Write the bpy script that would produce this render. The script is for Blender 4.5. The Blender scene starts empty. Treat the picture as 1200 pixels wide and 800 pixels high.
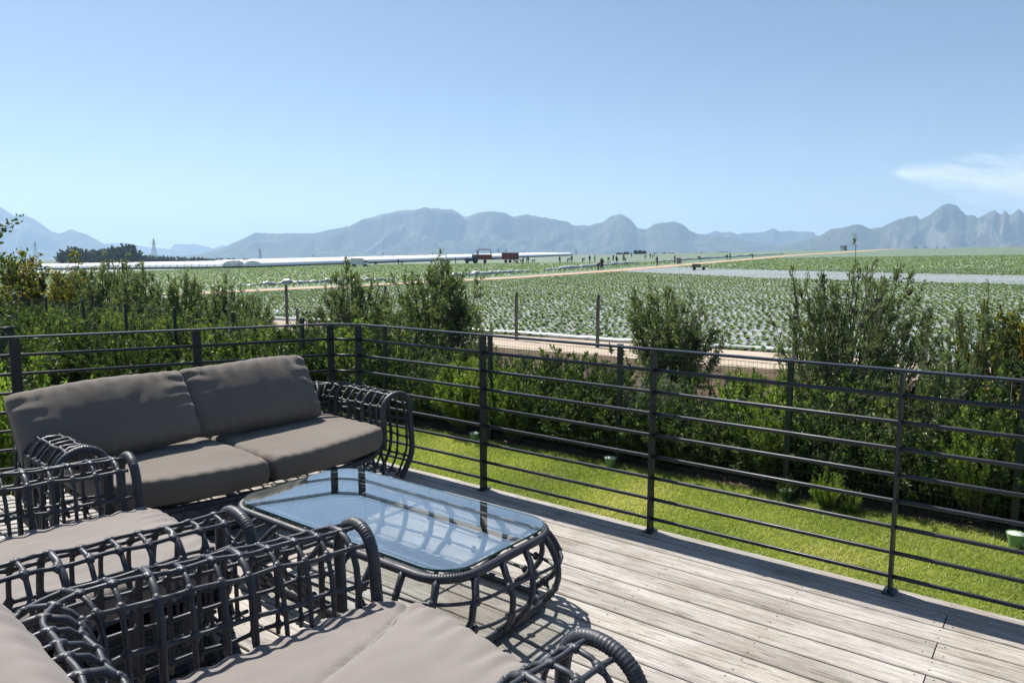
import bpy, bmesh, math, random
import numpy as np
from mathutils import Vector, Matrix, noise as mnoise
random.seed(7); rng = np.random.default_rng(7)
sc = bpy.context.scene
COL = sc.collection
R = math.radians; PI = math.pi

# ------------------------------------------------------------ tagging
def tag(o, label=None, cat=None, group=None, kind=None):
    if label: o['label'] = label
    if cat: o['category'] = cat
    if group: o['group'] = group
    if kind: o['kind'] = kind
    return o

def empty(name, loc=(0, 0, 0), rz=0., label=None, cat=None, group=None):
    o = bpy.data.objects.new(name, None); COL.objects.link(o)
    o.location = loc; o.rotation_euler = (0, 0, rz); o.empty_display_size = .1
    return tag(o, label, cat, group)

def copy_tree(o, parent=None):
    kids = list(o.children)
    c = o.copy(); COL.objects.link(c); c.parent = parent
    for ch in kids: copy_tree(ch, c)
    return c

# ------------------------------------------------------------ mesh builder
class MB:
    def __init__(s): s.v = []; s.f = []; s.m = []; s.smooth = True
    def add(s, vs, fs, mi=0):
        b = len(s.v); s.v.extend([tuple(p) for p in vs])
        s.f.extend([tuple(b + i for i in f) for f in fs]); s.m.extend([mi] * len(fs))
    def box(s, x0, x1, y0, y1, z0, z1, mi=0):
        v = [(x0,y0,z0),(x1,y0,z0),(x1,y1,z0),(x0,y1,z0),(x0,y0,z1),(x1,y0,z1),(x1,y1,z1),(x0,y1,z1)]
        s.add(v, [(0,3,2,1),(4,5,6,7),(0,1,5,4),(1,2,6,5),(2,3,7,6),(3,0,4,7)], mi)
    def tube(s, pts, r, n=8, closed=False, cap=True, mi=0, flat=None):
        P = np.array([tuple(p) for p in pts], float); k = len(P)
        rr = np.full(k, r, float) if np.isscalar(r) else np.asarray(r, float)
        if closed: T = np.roll(P, -1, 0) - np.roll(P, 1, 0)
        else:
            T = np.empty_like(P); T[1:-1] = P[2:] - P[:-2]; T[0] = P[1]-P[0]; T[-1] = P[-1]-P[-2]
        T /= np.maximum(np.linalg.norm(T, axis=1)[:, None], 1e-9)
        a = np.array([0, 0, 1.]) if abs(T[0][2]) < .9 else np.array([1., 0, 0])
        N = np.cross(T[0], a); N /= np.linalg.norm(N)
        Ns = [N]
        for i in range(1, k):
            N = Ns[-1] - T[i] * np.dot(Ns[-1], T[i]); N /= max(np.linalg.norm(N), 1e-9); Ns.append(N)
        Ns = np.array(Ns); Bs = np.cross(T, Ns)
        if closed:
            # distribute the twist left over after one turn
            e = Ns[-1] - T[0]*np.dot(Ns[-1], T[0]); e /= np.linalg.norm(e)
            ang = math.atan2(np.dot(e, Bs[0]), np.dot(e, Ns[0]))
            th = -ang*np.arange(k)/k
            N2 = Ns*np.cos(th)[:, None] + Bs*np.sin(th)[:, None]; Bs = np.cross(T, N2); Ns = N2
        aa = np.arange(n) * 2*PI/n
        V = P[:, None, :] + rr[:, None, None]*(np.cos(aa)[None, :, None]*Ns[:, None, :] + np.sin(aa)[None, :, None]*Bs[:, None, :])
        fs = []
        for i in range(k if closed else k-1):
            j = (i+1) % k
            for q in range(n): fs.append((i*n+q, i*n+(q+1) % n, j*n+(q+1) % n, j*n+q))
        if cap and not closed:
            fs.append(tuple(range(n-1, -1, -1))); fs.append(tuple((k-1)*n+q for q in range(n)))
        s.add(V.reshape(-1, 3), fs, mi)
    def ball(s, c, r, mi=0, n=7, m=5, sq=(1, 1, 1)):
        vs = [(c[0], c[1], c[2]-r*sq[2])]
        for i in range(1, m):
            t = -PI/2 + PI*i/m
            for q in range(n):
                a = 2*PI*q/n; vs.append((c[0]+r*sq[0]*math.cos(t)*math.cos(a), c[1]+r*sq[1]*math.cos(t)*math.sin(a), c[2]+r*sq[2]*math.sin(t)))
        vs.append((c[0], c[1], c[2]+r*sq[2])); fs = []
        for q in range(n): fs.append((0, 1+(q+1) % n, 1+q))
        for i in range(m-2):
            for q in range(n): fs.append((1+i*n+q, 1+i*n+(q+1) % n, 1+(i+1)*n+(q+1) % n, 1+(i+1)*n+q))
        L = 1+(m-2)*n
        for q in range(n): fs.append((L+q, L+(q+1) % n, len(vs)-1))
        s.add(vs, fs, mi)
    def build(s, name, mats, parent=None, smooth=None, loc=None):
        me = bpy.data.meshes.new(name); me.from_pydata(s.v, [], s.f); 
        for m in (mats if isinstance(mats, (list, tuple)) else [mats]): me.materials.append(m)
        me.polygons.foreach_set('material_index', s.m)
        sm = s.smooth if smooth is None else smooth
        me.polygons.foreach_set('use_smooth', [sm]*len(s.f)); me.update()
        o = bpy.data.objects.new(name, me); COL.objects.link(o); o.parent = parent
        if loc: o.location = loc
        return o

def np_mesh(name, V, F, mats, parent=None, tint=None, smooth=False):
    """V (n,3); F (m,k) all faces with k corners"""
    me = bpy.data.meshes.new(name); k = F.shape[1]
    me.vertices.add(len(V)); me.vertices.foreach_set('co', np.ascontiguousarray(V, np.float32).ravel())
    me.loops.add(F.size); me.loops.foreach_set('vertex_index', np.ascontiguousarray(F, np.int32).ravel())
    me.polygons.add(len(F)); me.polygons.foreach_set('loop_start', np.arange(0, F.size, k, dtype=np.int32))
    me.polygons.foreach_set('loop_total', np.full(len(F), k, np.int32))
    me.polygons.foreach_set('use_smooth', np.full(len(F), smooth))
    for m in (mats if isinstance(mats, (list, tuple)) else [mats]): me.materials.append(m)
    if tint is not None:
        a = me.attributes.new('tint', 'FLOAT', 'FACE'); a.data.foreach_set('value', np.asarray(tint, np.float32))
    me.update(calc_edges=True); me.validate()
    o = bpy.data.objects.new(name, me); COL.objects.link(o); o.parent = parent
    return o

# ------------------------------------------------------------ materials
def mat(name, base=(.5,.5,.5), rough=.6, spec=.5, metal=0.):
    m = bpy.data.materials.new(name); m.use_nodes = True
    b = m.node_tree.nodes['Principled BSDF']
    b.inputs['Base Color'].default_value = (*base, 1); b.inputs['Roughness'].default_value = rough
    b.inputs['Metallic'].default_value = metal; b.inputs['Specular IOR Level'].default_value = spec
    return m
class NT:
    def __init__(s, m): s.t = m.node_tree; s.b = s.t.nodes['Principled BSDF']
    def n(s, typ, **kw):
        x = s.t.nodes.new(typ)
        for k, v in kw.items():
            if k in x.inputs.keys() if isinstance(k, str) else False: x.inputs[k].default_value = v
            else: setattr(x, k, v)
        return x
    def l(s, a, b): s.t.links.new(a, b)
    def coords(s, scale=(1,1,1), kind='Object'):
        tc = s.n('ShaderNodeTexCoord'); mp = s.n('ShaderNodeMapping'); s.l(tc.outputs[kind], mp.inputs[0])
        mp.inputs['Scale'].default_value = scale; return mp.outputs[0]
    def noise(s, co, scale, detail=4, rough=.55):
        x = s.n('ShaderNodeTexNoise'); x.inputs['Scale'].default_value = scale; x.inputs['Detail'].default_value = detail
        x.inputs['Roughness'].default_value = rough
        if co is not None: s.l(co, x.inputs['Vector'])
        return x.outputs[0]
    def ramp(s, fac, stops):
        x = s.n('ShaderNodeValToRGB'); s.l(fac, x.inputs[0]); e = x.color_ramp.elements
        while len(e) < len(stops): e.new(.5)
        for i, (p, c) in enumerate(stops): e[i].position = p; e[i].color = (*c, 1) if len(c) == 3 else c
        return x.outputs[0]
    def mix(s, fac, a, b, mode='MIX'):
        x = s.n('ShaderNodeMix'); x.data_type = 'RGBA'; x.blend_type = mode
        for inp, val in ((x.inputs[0], fac), (x.inputs[6], a), (x.inputs[7], b)):
            if hasattr(val, 'is_linked') or hasattr(val, 'links'): s.l(val, inp)
            elif isinstance(val, (int, float)): inp.default_value = val
            else: inp.default_value = (*val, 1)
        return x.outputs[2]
    def bump(s, h, strength=.3, dist=.01):
        x = s.n('ShaderNodeBump'); x.inputs['Strength'].default_value = strength; x.inputs['Distance'].default_value = dist
        s.l(h, x.inputs['Height']); s.l(x.outputs[0], s.b.inputs['Normal'])
    def math(s, op, a, b=0.):
        x = s.n('ShaderNodeMath'); x.operation = op
        for i, v in enumerate((a, b)):
            if isinstance(v, (int, float)): x.inputs[i].default_value = v
            else: s.l(v, x.inputs[i])
        return x.outputs[0]

M = {}
# weathered deck timber
m = M['deck'] = mat('weathered_timber', rough=.75, spec=.3); t = NT(m)
at_ = t.n('ShaderNodeAttribute'); at_.attribute_name = 'tint'
tc = t.n('ShaderNodeTexCoord'); off = t.n('ShaderNodeVectorMath'); off.operation = 'ADD'
cmb = t.n('ShaderNodeCombineXYZ'); sc_ = t.math('MULTIPLY', at_.outputs['Fac'], 37.); t.l(sc_, cmb.inputs[0]); t.l(sc_, cmb.inputs[2])
t.l(tc.outputs['Object'], off.inputs[0]); t.l(cmb.outputs[0], off.inputs[1])
mp = t.n('ShaderNodeMapping'); mp.inputs['Scale'].default_value = (2.2, 45, 45); t.l(off.outputs[0], mp.inputs[0])
g1 = t.noise(mp.outputs[0], 1.5, 8, .7)
mp2 = t.n('ShaderNodeMapping'); mp2.inputs['Scale'].default_value = (1.1, 5, 5); t.l(off.outputs[0], mp2.inputs[0])
g2 = t.noise(mp2.outputs[0], 1.6, 4, .6)
mp3 = t.n('ShaderNodeMapping'); mp3.inputs['Scale'].default_value = (9, 120, 120); t.l(off.outputs[0], mp3.inputs[0])
g3 = t.noise(mp3.outputs[0], 1.0, 3, .6)
c = t.ramp(g1, [(.28, (.17,.16,.15)), (.46, (.33,.312,.29)), (.62, (.42,.402,.375)), (.8, (.53,.51,.48))])
c2 = t.ramp(g2, [(.3, (.78,.76,.74)), (.55, (1.,.99,.98)), (.8, (1.12,1.11,1.10))])
c = t.mix(1., c, c2, 'MULTIPLY')
tt = t.ramp(at_.outputs['Fac'], [(0, (.86,.84,.82)), (.5, (1.,1.,1.)), (1, (1.09,1.08,1.05))])
c = t.mix(1., c, tt, 'MULTIPLY')
cr = t.ramp(g3, [(.34, (.42,.39,.36)), (.43, (1,1,1))]); c = t.mix(.85, c, cr, 'MULTIPLY')
g4 = t.noise(tc.outputs['Object'], 1.7, 6, .65); c = t.mix(1., c, t.ramp(g4, [(.36, (.84,.80,.75)), (.52, (1,1,1)), (.7, (1.05,1.05,1.05))]), 'MULTIPLY')
g5 = t.noise(tc.outputs['Object'], 160, 3, .7); c = t.mix(1., c, t.ramp(g5, [(.34, (.72,.70,.68)), (.48, (1,1,1))]), 'MULTIPLY')
t.l(c, t.b.inputs['Base Color']); t.bump(g1, .35, .004)
M['screw'] = mat('deck_screw', (.03,.028,.026), .6)
M['under'] = mat('dark_under_deck', (.05,.045,.04), .9)
# railing paint
m = M['rail'] = mat('charcoal_powder_coat', (.018,.020,.025), .48, .4); t = NT(m)
n_ = t.noise(t.coords((1,1,1)), 300, 2); t.bump(n_, .08, .001)
r_ = t.ramp(t.noise(t.coords(), 6, 4), [(.3,(.32,)*3),(.7,(.55,)*3)]); t.l(r_, t.b.inputs['Roughness'])
# wicker
m = M['wick'] = mat('charcoal_round_rattan', (.030,.033,.043), .45, .5); t = NT(m)
n_ = t.noise(t.coords(), 14, 5)
c = t.ramp(n_, [(.3,(.019,.021,.029)),(.7,(.038,.041,.052))]); t.l(c, t.b.inputs['Base Color'])
r_ = t.ramp(n_, [(.3,(.60,)*3),(.7,(.42,)*3)]); t.l(r_, t.b.inputs['Roughness'])
t.bump(t.noise(t.coords(), 260, 2), .15, .0015)
# fabrics
def fabric(name, ca, cb, sc1=3.):
    m = mat(name, ca, .88, .25); t = NT(m)
    n1 = t.noise(t.coords(), sc1, 5); c = t.ramp(n1, [(.3, ca), (.7, cb)])
    w = t.n('ShaderNodeTexWave'); w.inputs['Scale'].default_value = 260; w.inputs['Distortion'].default_value = .6; t.l(t.coords(), w.inputs[0])
    w2 = t.n('ShaderNodeTexWave'); w2.bands_direction = 'Y'; w2.inputs['Scale'].default_value = 260; t.l(t.coords(), w2.inputs[0])
    ww = t.math('ADD', w.outputs['Fac'], w2.outputs['Fac'])
    n2 = t.noise(t.coords((1,1,1)), 9, 6, .6); hh = t.math('ADD', t.math('MULTIPLY', ww, .03), t.math('MULTIPLY', n2, 1.))
    t.l(c, t.b.inputs['Base Color']); t.bump(hh, .35, .012)
    t.b.inputs['Sheen Weight'].default_value = .15
    return m
M['sofa_fab'] = fabric('taupe_canvas', (.128,.108,.090), (.152,.130,.109))
M['chair_fab'] = fabric('greige_canvas', (.185,.162,.148), (.218,.192,.176))
M['pipe'] = mat('piping_cord', (.20,.19,.18), .8)
# glass
m = M['glass'] = bpy.data.materials.new('table_glass'); m.use_nodes = True; nt = m.node_tree
for x in list(nt.nodes): nt.nodes.remove(x)
o_ = nt.nodes.new('ShaderNodeOutputMaterial'); mx = nt.nodes.new('ShaderNodeMixShader'); fr = nt.nodes.new('ShaderNodeLayerWeight'); fr.inputs[0].default_value = .5
tr = nt.nodes.new('ShaderNodeBsdfTransparent'); tr.inputs[0].default_value = (.965,.985,.98,1); gl = nt.nodes.new('ShaderNodeBsdfGlossy'); gl.inputs['Roughness'].default_value = .012; gl.inputs[0].default_value = (1.,1.,.95,1)
pw = nt.nodes.new('ShaderNodeMath'); pw.operation = 'POWER'; pw.inputs[1].default_value = 2.6; mu = nt.nodes.new('ShaderNodeMath'); mu.operation = 'MULTIPLY_ADD'; mu.inputs[1].default_value = .95; mu.inputs[2].default_value = .13
nt.links.new(fr.outputs['Facing'], pw.inputs[0]); nt.links.new(pw.outputs[0], mu.inputs[0]); nt.links.new(mu.outputs[0], mx.inputs[0]); nt.links.new(tr.outputs[0], mx.inputs[1]); nt.links.new(gl.outputs[0], mx.inputs[2]); nt.links.new(mx.outputs[0], o_.inputs[0])
M['glass_edge'] = mat('green_glass_edge', (.012,.10,.075), .15, .8)
M['black'] = mat('black_rubber', (.012,.012,.013), .6)

# leaves
def leafmat(name, stops, transl=.35, rough=.5, spec=.35):
    m = mat(name, rough=rough, spec=spec); t = NT(m)
    a = t.n('ShaderNodeAttribute'); a.attribute_name = 'tint'
    c = t.ramp(a.outputs['Fac'], stops); t.l(c, t.b.inputs['Base Color'])
    tl = t.n('ShaderNodeBsdfTranslucent'); c2 = t.mix(1., c, (1.5,1.7,.7), 'MULTIPLY'); t.l(c2, tl.inputs[0])
    mx = t.n('ShaderNodeMixShader'); mx.inputs[0].default_value = transl
    out = t.t.nodes['Material Output']; t.l(t.b.outputs[0], mx.inputs[1]); t.l(tl.outputs[0], mx.inputs[2]); t.l(mx.outputs[0], out.inputs[0])
    return m
M['olive'] = leafmat('olive_leaf', [(0,(.055,.075,.035)),(.5,(.115,.145,.072)),(1,(.24,.265,.165))], .35, .42)
M['dark'] = leafmat('dark_green_leaf', [(0,(.022,.040,.014)),(.45,(.050,.085,.025)),(.8,(.13,.17,.045)),(1,(.26,.29,.09))])
M['lime'] = leafmat('lime_leaf', [(0,(.08,.13,.03)),(.5,(.17,.23,.05)),(1,(.33,.38,.09))], .4)
M['silver'] = leafmat('silver_leaf', [(0,(0.096,0.114,0.090)),(.5,(0.204,0.228,0.186)),(1,(0.360,0.384,0.324))], .25)
M['autumn'] = leafmat('autumn_leaf', [(0,(.06,.075,.02)),(.4,(.13,.14,.035)),(.7,(.24,.19,.045)),(1,(.32,.15,.04))], .4)
M['crop'] = leafmat('crop_leaf', [(0,(.08,.125,.062)),(.5,(.14,.195,.105)),(1,(.25,.30,.19))], .3)
M['grassb'] = leafmat('grass_blade', [(0,(.17,.21,.05)),(.5,(.27,.31,.075)),(.85,(.40,.40,.13)),(1,(.55,.48,.24))], .4)
M['distant'] = leafmat('distant_tree_leaf', [(0,(.025,.040,.022)),(1,(.055,.075,.038))], .2)
m = M['bark'] = mat('shrub_bark', (.09,.072,.055), .9); t = NT(m)
t.l(t.ramp(t.noise(t.coords(), 12, 5), [(.3,(.055,.043,.033)),(.7,(.14,.115,.09))]), t.b.inputs['Base Color'])
m = M['timber'] = mat('grey_fence_timber', rough=.9); t = NT(m)
t.l(t.ramp(t.noise(t.coords((30,30,2)), 2, 6), [(.3,(.07,.065,.055)),(.7,(.17,.16,.14))]), t.b.inputs['Base Color'])
m = M['mesh'] = mat('dark_green_fence_coat', (.018,.028,.025), .5)
m = M['wire'] = mat('fence_wire_galvanised', (.07,.085,.07), .5, .5, .2)

# ground
def GZ(x, y): return -1.3 + .01242*x + .01714*y
m = M['lawn'] = mat('lawn_turf', rough=.9, spec=.1); t = NT(m); co = t.coords()
n1 = t.noise(co, 1.3, 5); n2 = t.noise(co, 45, 4, .7)
c = t.ramp(n2, [(.3,(.09,.125,.02)),(.55,(.16,.20,.035)),(.75,(.25,.26,.06))])
c = t.mix(t.ramp(n1, [(.45,(0,0,0)),(.75,(1,1,1))]), c, (.17,.165,.055)); t.l(c, t.b.inputs['Base Color']); t.bump(n2, .8, .03)
m = M['soil'] = mat('brown_garden_soil', rough=.95, spec=.1); t = NT(m); co = t.coords()
t.l(t.ramp(t.noise(co, 4, 7, .65), [(.3,(.05,.036,.024)),(.7,(.14,.105,.07))]), t.b.inputs['Base Color']); t.bump(t.noise(co, 25, 5), .8, .04)
m = M['sand'] = mat('pale_sandy_track', rough=.95, spec=.1); t = NT(m); co = t.coords()
c = t.ramp(t.noise(co, .8, 8, .65), [(.3,(.29,.235,.18)),(.55,(.41,.345,.275)),(.8,(.51,.445,.37))]); t.l(c, t.b.inputs['Base Color']); t.bump(t.noise(co, 6, 6), .6, .05)
m = M['road'] = mat('orange_clay_road', rough=.95, spec=.1); t = NT(m); co = t.coords()
c = t.ramp(t.noise(co, .25, 8, .65), [(.3,(.32,.225,.145)),(.55,(.41,.305,.21)),(.8,(.47,.39,.30))]); t.l(c, t.b.inputs['Base Color'])
# mulch-film beds (rows along X, pitch in Y)
def rowmat(name, film, furrow, pitch, duty, plants=None, pl_amt=0.):
    m = mat(name, rough=.5, spec=.4); t = NT(m); tc = t.n('ShaderNodeTexCoord'); sp = t.n('ShaderNodeSeparateXYZ'); t.l(tc.outputs['Object'], sp.inputs[0])
    wob = t.noise(t.coords((.4,.4,.4)), .3, 3)
    yy = t.math('ADD', sp.outputs[1], t.math('MULTIPLY', wob, .04))
    fr_ = t.math('FRACT', t.math('DIVIDE', yy, pitch))
    k = t.math('GREATER_THAN', fr_, duty)
    patch = t.noise(t.coords((.03,.12,1)), 1, 5)
    nf = t.noise(t.coords((.5,3,1)), 4, 6, .7)
    fl = t.mix(t.ramp(nf, [(.35,(0,0,0)),(.7,(1,1,1))]), tuple(.62*x for x in film), film)
    c = t.mix(k, fl, furrow)
    if plants:
        v = t.n('ShaderNodeTexVoronoi'); v.inputs['Scale'].default_value = 2.6; t.l(t.coords((1,1,1)), v.inputs['Vector'])
        amt = t.ramp(patch, [(.35, (pl_amt-.10,)*3), (.65, (pl_amt+.12,)*3)])
        msk = t.math('LESS_THAN', v.outputs['Distance'], amt)
        pc = t.mix(t.noise(t.coords(), .15, 5), tuple(.7*x for x in plants), tuple(1.3*x for x in plants))
        c = t.mix(msk, c, pc)
    t.l(c, t.b.inputs['Base Color']); return m
M['bed'] = rowmat('plastic_mulch_beds', (.34,.365,.37), (.15,.135,.10), 1.25, .76)
M['silverbed'] = rowmat('bare_silver_mulch', (.32,.345,.37), (.17,.17,.15), 1.25, .76, (.11,.15,.09), .44)
M['farcrop'] = rowmat('far_crop_rows', (.27,.31,.26), (.12,.14,.08), 1.25, .8, (.095,.14,.065), .68)
M['farcrop2'] = rowmat('far_green_field', (.26,.30,.25), (.12,.14,.07), 1.25, .8, (.095,.14,.06), .66)
m = M['plain'] = mat('dry_plain', rough=.95, spec=.05); t = NT(m); co = t.coords()
c = t.ramp(t.noise(t.coords((1,1,1)), .004, 8, .6), [(.3,(.06,.075,.035)),(.5,(.10,.11,.05)),(.7,(.20,.17,.10))]); t.l(c, t.b.inputs['Base Color'])
m = M['rock'] = mat('mountain_rock_and_scrub', rough=.95, spec=.05); t = NT(m)
geo = t.n('ShaderNodeNewGeometry'); sp = t.n('ShaderNodeSeparateXYZ'); t.l(geo.outputs['True Normal'], sp.inputs[0])
nn = t.noise(t.coords(), .004, 9, .65)
c = t.ramp(nn, [(.3,(.035,.045,.03)),(.55,(.065,.072,.05)),(.75,(.12,.11,.095))])
rk = t.ramp(sp.outputs[2], [(.45,(1,1,1)),(.75,(0,0,0))]); c = t.mix(rk, c, (.14,.13,.12)); t.l(c, t.b.inputs['Base Color'])
M['poly'] = mat('white_polythene', (.78,.79,.80), .35, .5)
M['polyshade'] = mat('tunnel_interior_shade', (.10,.13,.10), .8)
M['filmheap'] = mat('crumpled_clear_film', (.33,.35,.33), .4, .5)

# ------------------------------------------------------------ camera
cam = bpy.data.cameras.new('camera'); co_ = bpy.data.objects.new('camera', cam); COL.objects.link(co_); sc.camera = co_
F_PX = 852.; PITCH = math.atan(99/F_PX); YAW = R(37.6); EYE = 1.58
cam.lens = 36*F_PX/1200; cam.sensor_width = 36; cam.clip_end = 60000; cam.clip_start = .05
co_.location = (0, 0, EYE); co_.rotation_euler = (PI/2-PITCH, 0, YAW)
FW = (-math.sin(YAW), math.cos(YAW)); RT = (math.cos(YAW), math.sin(YAW))
# surveying helpers: where a sight line through a pixel of the 1200x800 photo meets a vertical or the ground
def ray(x, y):
    cx = (x-600)/F_PX; cz = -(y-400)/F_PX
    fw = math.cos(PITCH)+cz*math.sin(PITCH); up = -math.sin(PITCH)+cz*math.cos(PITCH)
    return (cx*RT[0]+fw*FW[0], cx*RT[1]+fw*FW[1], up)
def atY(x, y, Y): d = ray(x, y); t = Y/d[1]; return (d[0]*t, Y, EYE+d[2]*t)
def gp(x, y): d = ray(x, y); t = (-1.3-EYE)/(d[2]-.01242*d[0]-.01714*d[1]); return (d[0]*t, d[1]*t)
def atD(x, D, y=301.):  # distance forward D
    d = ray(x, y); f = d[0]*FW[0]+d[1]*FW[1]; t = D/f; return (d[0]*t, d[1]*t, EYE+d[2]*t)

# ------------------------------------------------------------ world and sun
SUN = Vector((-.70, .16, 1.)).normalized()
w = bpy.data.worlds.new('World'); sc.world = w; w.use_nodes = True; nt = w.node_tree
sky = nt.nodes.new('ShaderNodeTexSky'); sky.sky_type = 'NISHITA'; sky.sun_disc = False
sky.sun_elevation = math.asin(SUN.z); sky.sun_rotation = math.atan2(SUN.x, SUN.y)
sky.altitude = 1300; sky.air_density = 1.0; sky.dust_density = 1.0; sky.ozone_density = 1.0
bg = nt.nodes['Background']; bg.inputs[1].default_value = .063
tc = nt.nodes.new('ShaderNodeTexCoord')
# thin high cloud streak low in the sky on the right, as part of the sky itself
def wmath(op, a, b=0., c=None):
    x = nt.nodes.new('ShaderNodeMath'); x.operation = op
    for i, v in enumerate((a, b) if c is None else (a, b, c)):
        if isinstance(v, (int, float)): x.inputs[i].default_value = v
        else: nt.links.new(v, x.inputs[i])
    return x.outputs[0]
sp = nt.nodes.new('ShaderNodeSeparateXYZ'); nt.links.new(tc.outputs['Generated'], sp.inputs[0])
az = wmath('ARCTAN2', sp.outputs[0], sp.outputs[1]); el = wmath('ARCSINE', sp.outputs[2])
def azel(x, y):
    d = ray(x, y); return math.atan2(d[0], d[1]), math.asin(d[2]/math.sqrt(d[0]**2+d[1]**2+d[2]**2))
a0, e0 = azel(1040, 202); a1, e1 = azel(1200, 214)
cx_ = nt.nodes.new('ShaderNodeCombineXYZ'); nt.links.new(wmath('MULTIPLY', az, 10.), cx_.inputs[0])
nt.links.new(wmath('MULTIPLY', wmath('ADD', el, wmath('MULTIPLY', az, .22)), 55.), cx_.inputs[1])
nz = nt.nodes.new('ShaderNodeTexNoise'); nz.inputs['Scale'].default_value = 1.6; nz.inputs['Detail'].default_value = 8; nz.inputs['Roughness'].default_value = .62; nt.links.new(cx_.outputs[0], nz.inputs['Vector'])
# distance below the streak axis, widening to the right
u_ = wmath('DIVIDE', wmath('SUBTRACT', az, a0), a1-a0)
axis = wmath('ADD', wmath('MULTIPLY', u_, e1-e0), e0)
half = wmath('MAXIMUM', wmath('ADD', wmath('MULTIPLY', u_, .027), .004), .0005)
dd = wmath('DIVIDE', wmath('ABSOLUTE', wmath('SUBTRACT', el, axis)), half)
body = wmath('SUBTRACT', 1.25, dd)
body = wmath('ADD', body, wmath('MULTIPLY', wmath('SUBTRACT', nz.outputs[0], .5), 3.0))
ed = wmath('MULTIPLY', u_, 9.); ed.node.use_clamp = True
end2 = wmath('MULTIPLY', wmath('SUBTRACT', 4., u_), 1.); end2.node.use_clamp = True
msk = wmath('MULTIPLY', body, .45); msk.node.use_clamp = True
msk = wmath('MULTIPLY', wmath('MULTIPLY', msk, ed), end2)
mixc = nt.nodes.new('ShaderNodeMix'); mixc.data_type = 'RGBA'; nt.links.new(msk, mixc.inputs[0]); nt.links.new(sky.outputs[0], mixc.inputs[6]); mixc.inputs[7].default_value = (11.5, 12, 12.5, 1)
nt.links.new(mixc.outputs[2], bg.inputs[0])
sl = bpy.data.lights.new('sun', 'SUN'); sl.energy = 5.0; sl.angle = R(.53); sl.color = (1., .955, .88)
so = bpy.data.objects.new('sun', sl); COL.objects.link(so); so.rotation_euler = SUN.to_track_quat('Z', 'Y').to_euler(); so.location = (-10, 4, 20)

# ------------------------------------------------------------ terrain
def terrain_z(x, y):
    r = math.hypot(x, y)
    lat = x*RT[0]+y*RT[1]; fw = x*FW[0]+y*FW[1]
    R0 = 540.
    if r < R0: return GZ(x, y)
    k = R0/r; edge = GZ(x*k, y*k)
    t = min(1, (r-R0)/500); t = t*t*(3-2*t)
    far = -16.
    return edge*(1-t)+far*t
mb = MB(); rad = [0.] + [12*1.12**i for i in range(0, 34)] + [560+60*i for i in range(0, 12)] + [1400, 2000, 3000, 4500, 7000, 10000, 14500]
rad = sorted(set([r for r in rad if r <= 14500])); NA = 144
vs = []
for r in rad:
    for q in range(NA):
        a = 2*PI*q/NA; x, y = r*math.cos(a), r*math.sin(a); vs.append((x, y, terrain_z(x, y)-.03))
fs = []; mi = []
for i in range(len(rad)-1):
    for q in range(NA): fs.append((i*NA+q, (i+1)*NA+q, (i+1)*NA+(q+1) % NA, i*NA+(q+1) % NA))
me = bpy.data.meshes.new('terrain'); me.from_pydata(vs, [], fs); me.materials.append(M['plain']); me.polygons.foreach_set('use_smooth', [True]*len(fs))
terr = bpy.data.objects.new('terrain', me); COL.objects.link(terr); tag(terr, kind='structure')

def sheet(name, poly, mt, lift, sub=0):
    mb = MB(); mb.add([(x, y, GZ(x, y)+lift) for x, y in poly], [tuple(range(len(poly)))])
    return tag(mb.build(name, mt, smooth=False), kind='structure')
sheet('garden_soil', [(-60, 8.2), (40, 8.2), (40, 17.9), (-60, 17.9)], M['soil'], -.012)
sheet('lawn', [(-34, -14), (20, -14), (20, 8.45), (-34, 8.45)], M['lawn'], 0.)
sheet('sandy_track', [(-110, 17.4), (60, 17.2), (60, 19.9), (-110, 20.4)], M['sand'], 0.)
def rl(o=0.):   # line of the clay road, near side
    return [(-56, 30), (-52.5, 46), (-48.6, 63), (-49.5, 92), (-55.2, 133), (-69.5, 234), (-82, 422), (-90, 530)]
near = rl(); far = [(-60, 30), (-56, 46), (-51.8, 67), (-54, 95), (-62, 150), (-77, 250), (-91, 430), (-98, 530)]
sheet('crop_field', [(-50.6, 20.3), (70, 20.1), (110, 420), (-82, 420)] + list(reversed([p for p in near[1:6]])), M['bed'], 0.)
sheet('upper_crop_field', [(-40.0, 96), (48, 96), (115, 525), (-86, 525), (-80, 422), (-68.0, 234), (-54.0, 133)], M['farcrop'], .04)
sheet('bare_mulch_strip', [(-51.5, 89), (-22, 67.5), (-3, 60), (30, 50), (40, 60), (2, 74), (-18, 84), (-52, 108)], M['silverbed'], .02)
sheet('clay_road', near + list(reversed(far)), M['road'], .06)
sheet('left_crop_field', [(-61, 20.6), (-60.1, 30), (-56.1, 46), (-51.9, 67), (-54.1, 95), (-62.1, 150), (-77.1, 250), (-91.1, 430), (-98.2, 525), (-330, 400), (-420, 190), (-420, 20.6)], M['farcrop2'], 0.)
sheet('left_near_field', [(-64, 20.7), (-56, 30), (-52.5, 46), (-50.8, 20.5)], M['bed'], .02)
# pale service strip in front of the tunnels
sheet('white_ground_cover', [(-300, 101), (-181, 108), (-172, 124), (-243, 360), (-236, 362), (-165, 122), (-176, 103), (-300, 95)], M['silverbed'], .05)
sheet('pale_far_track', [(-200, 330), (-98, 300), (-95, 306), (-200, 340)], M['silverbed'], .05)

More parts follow.
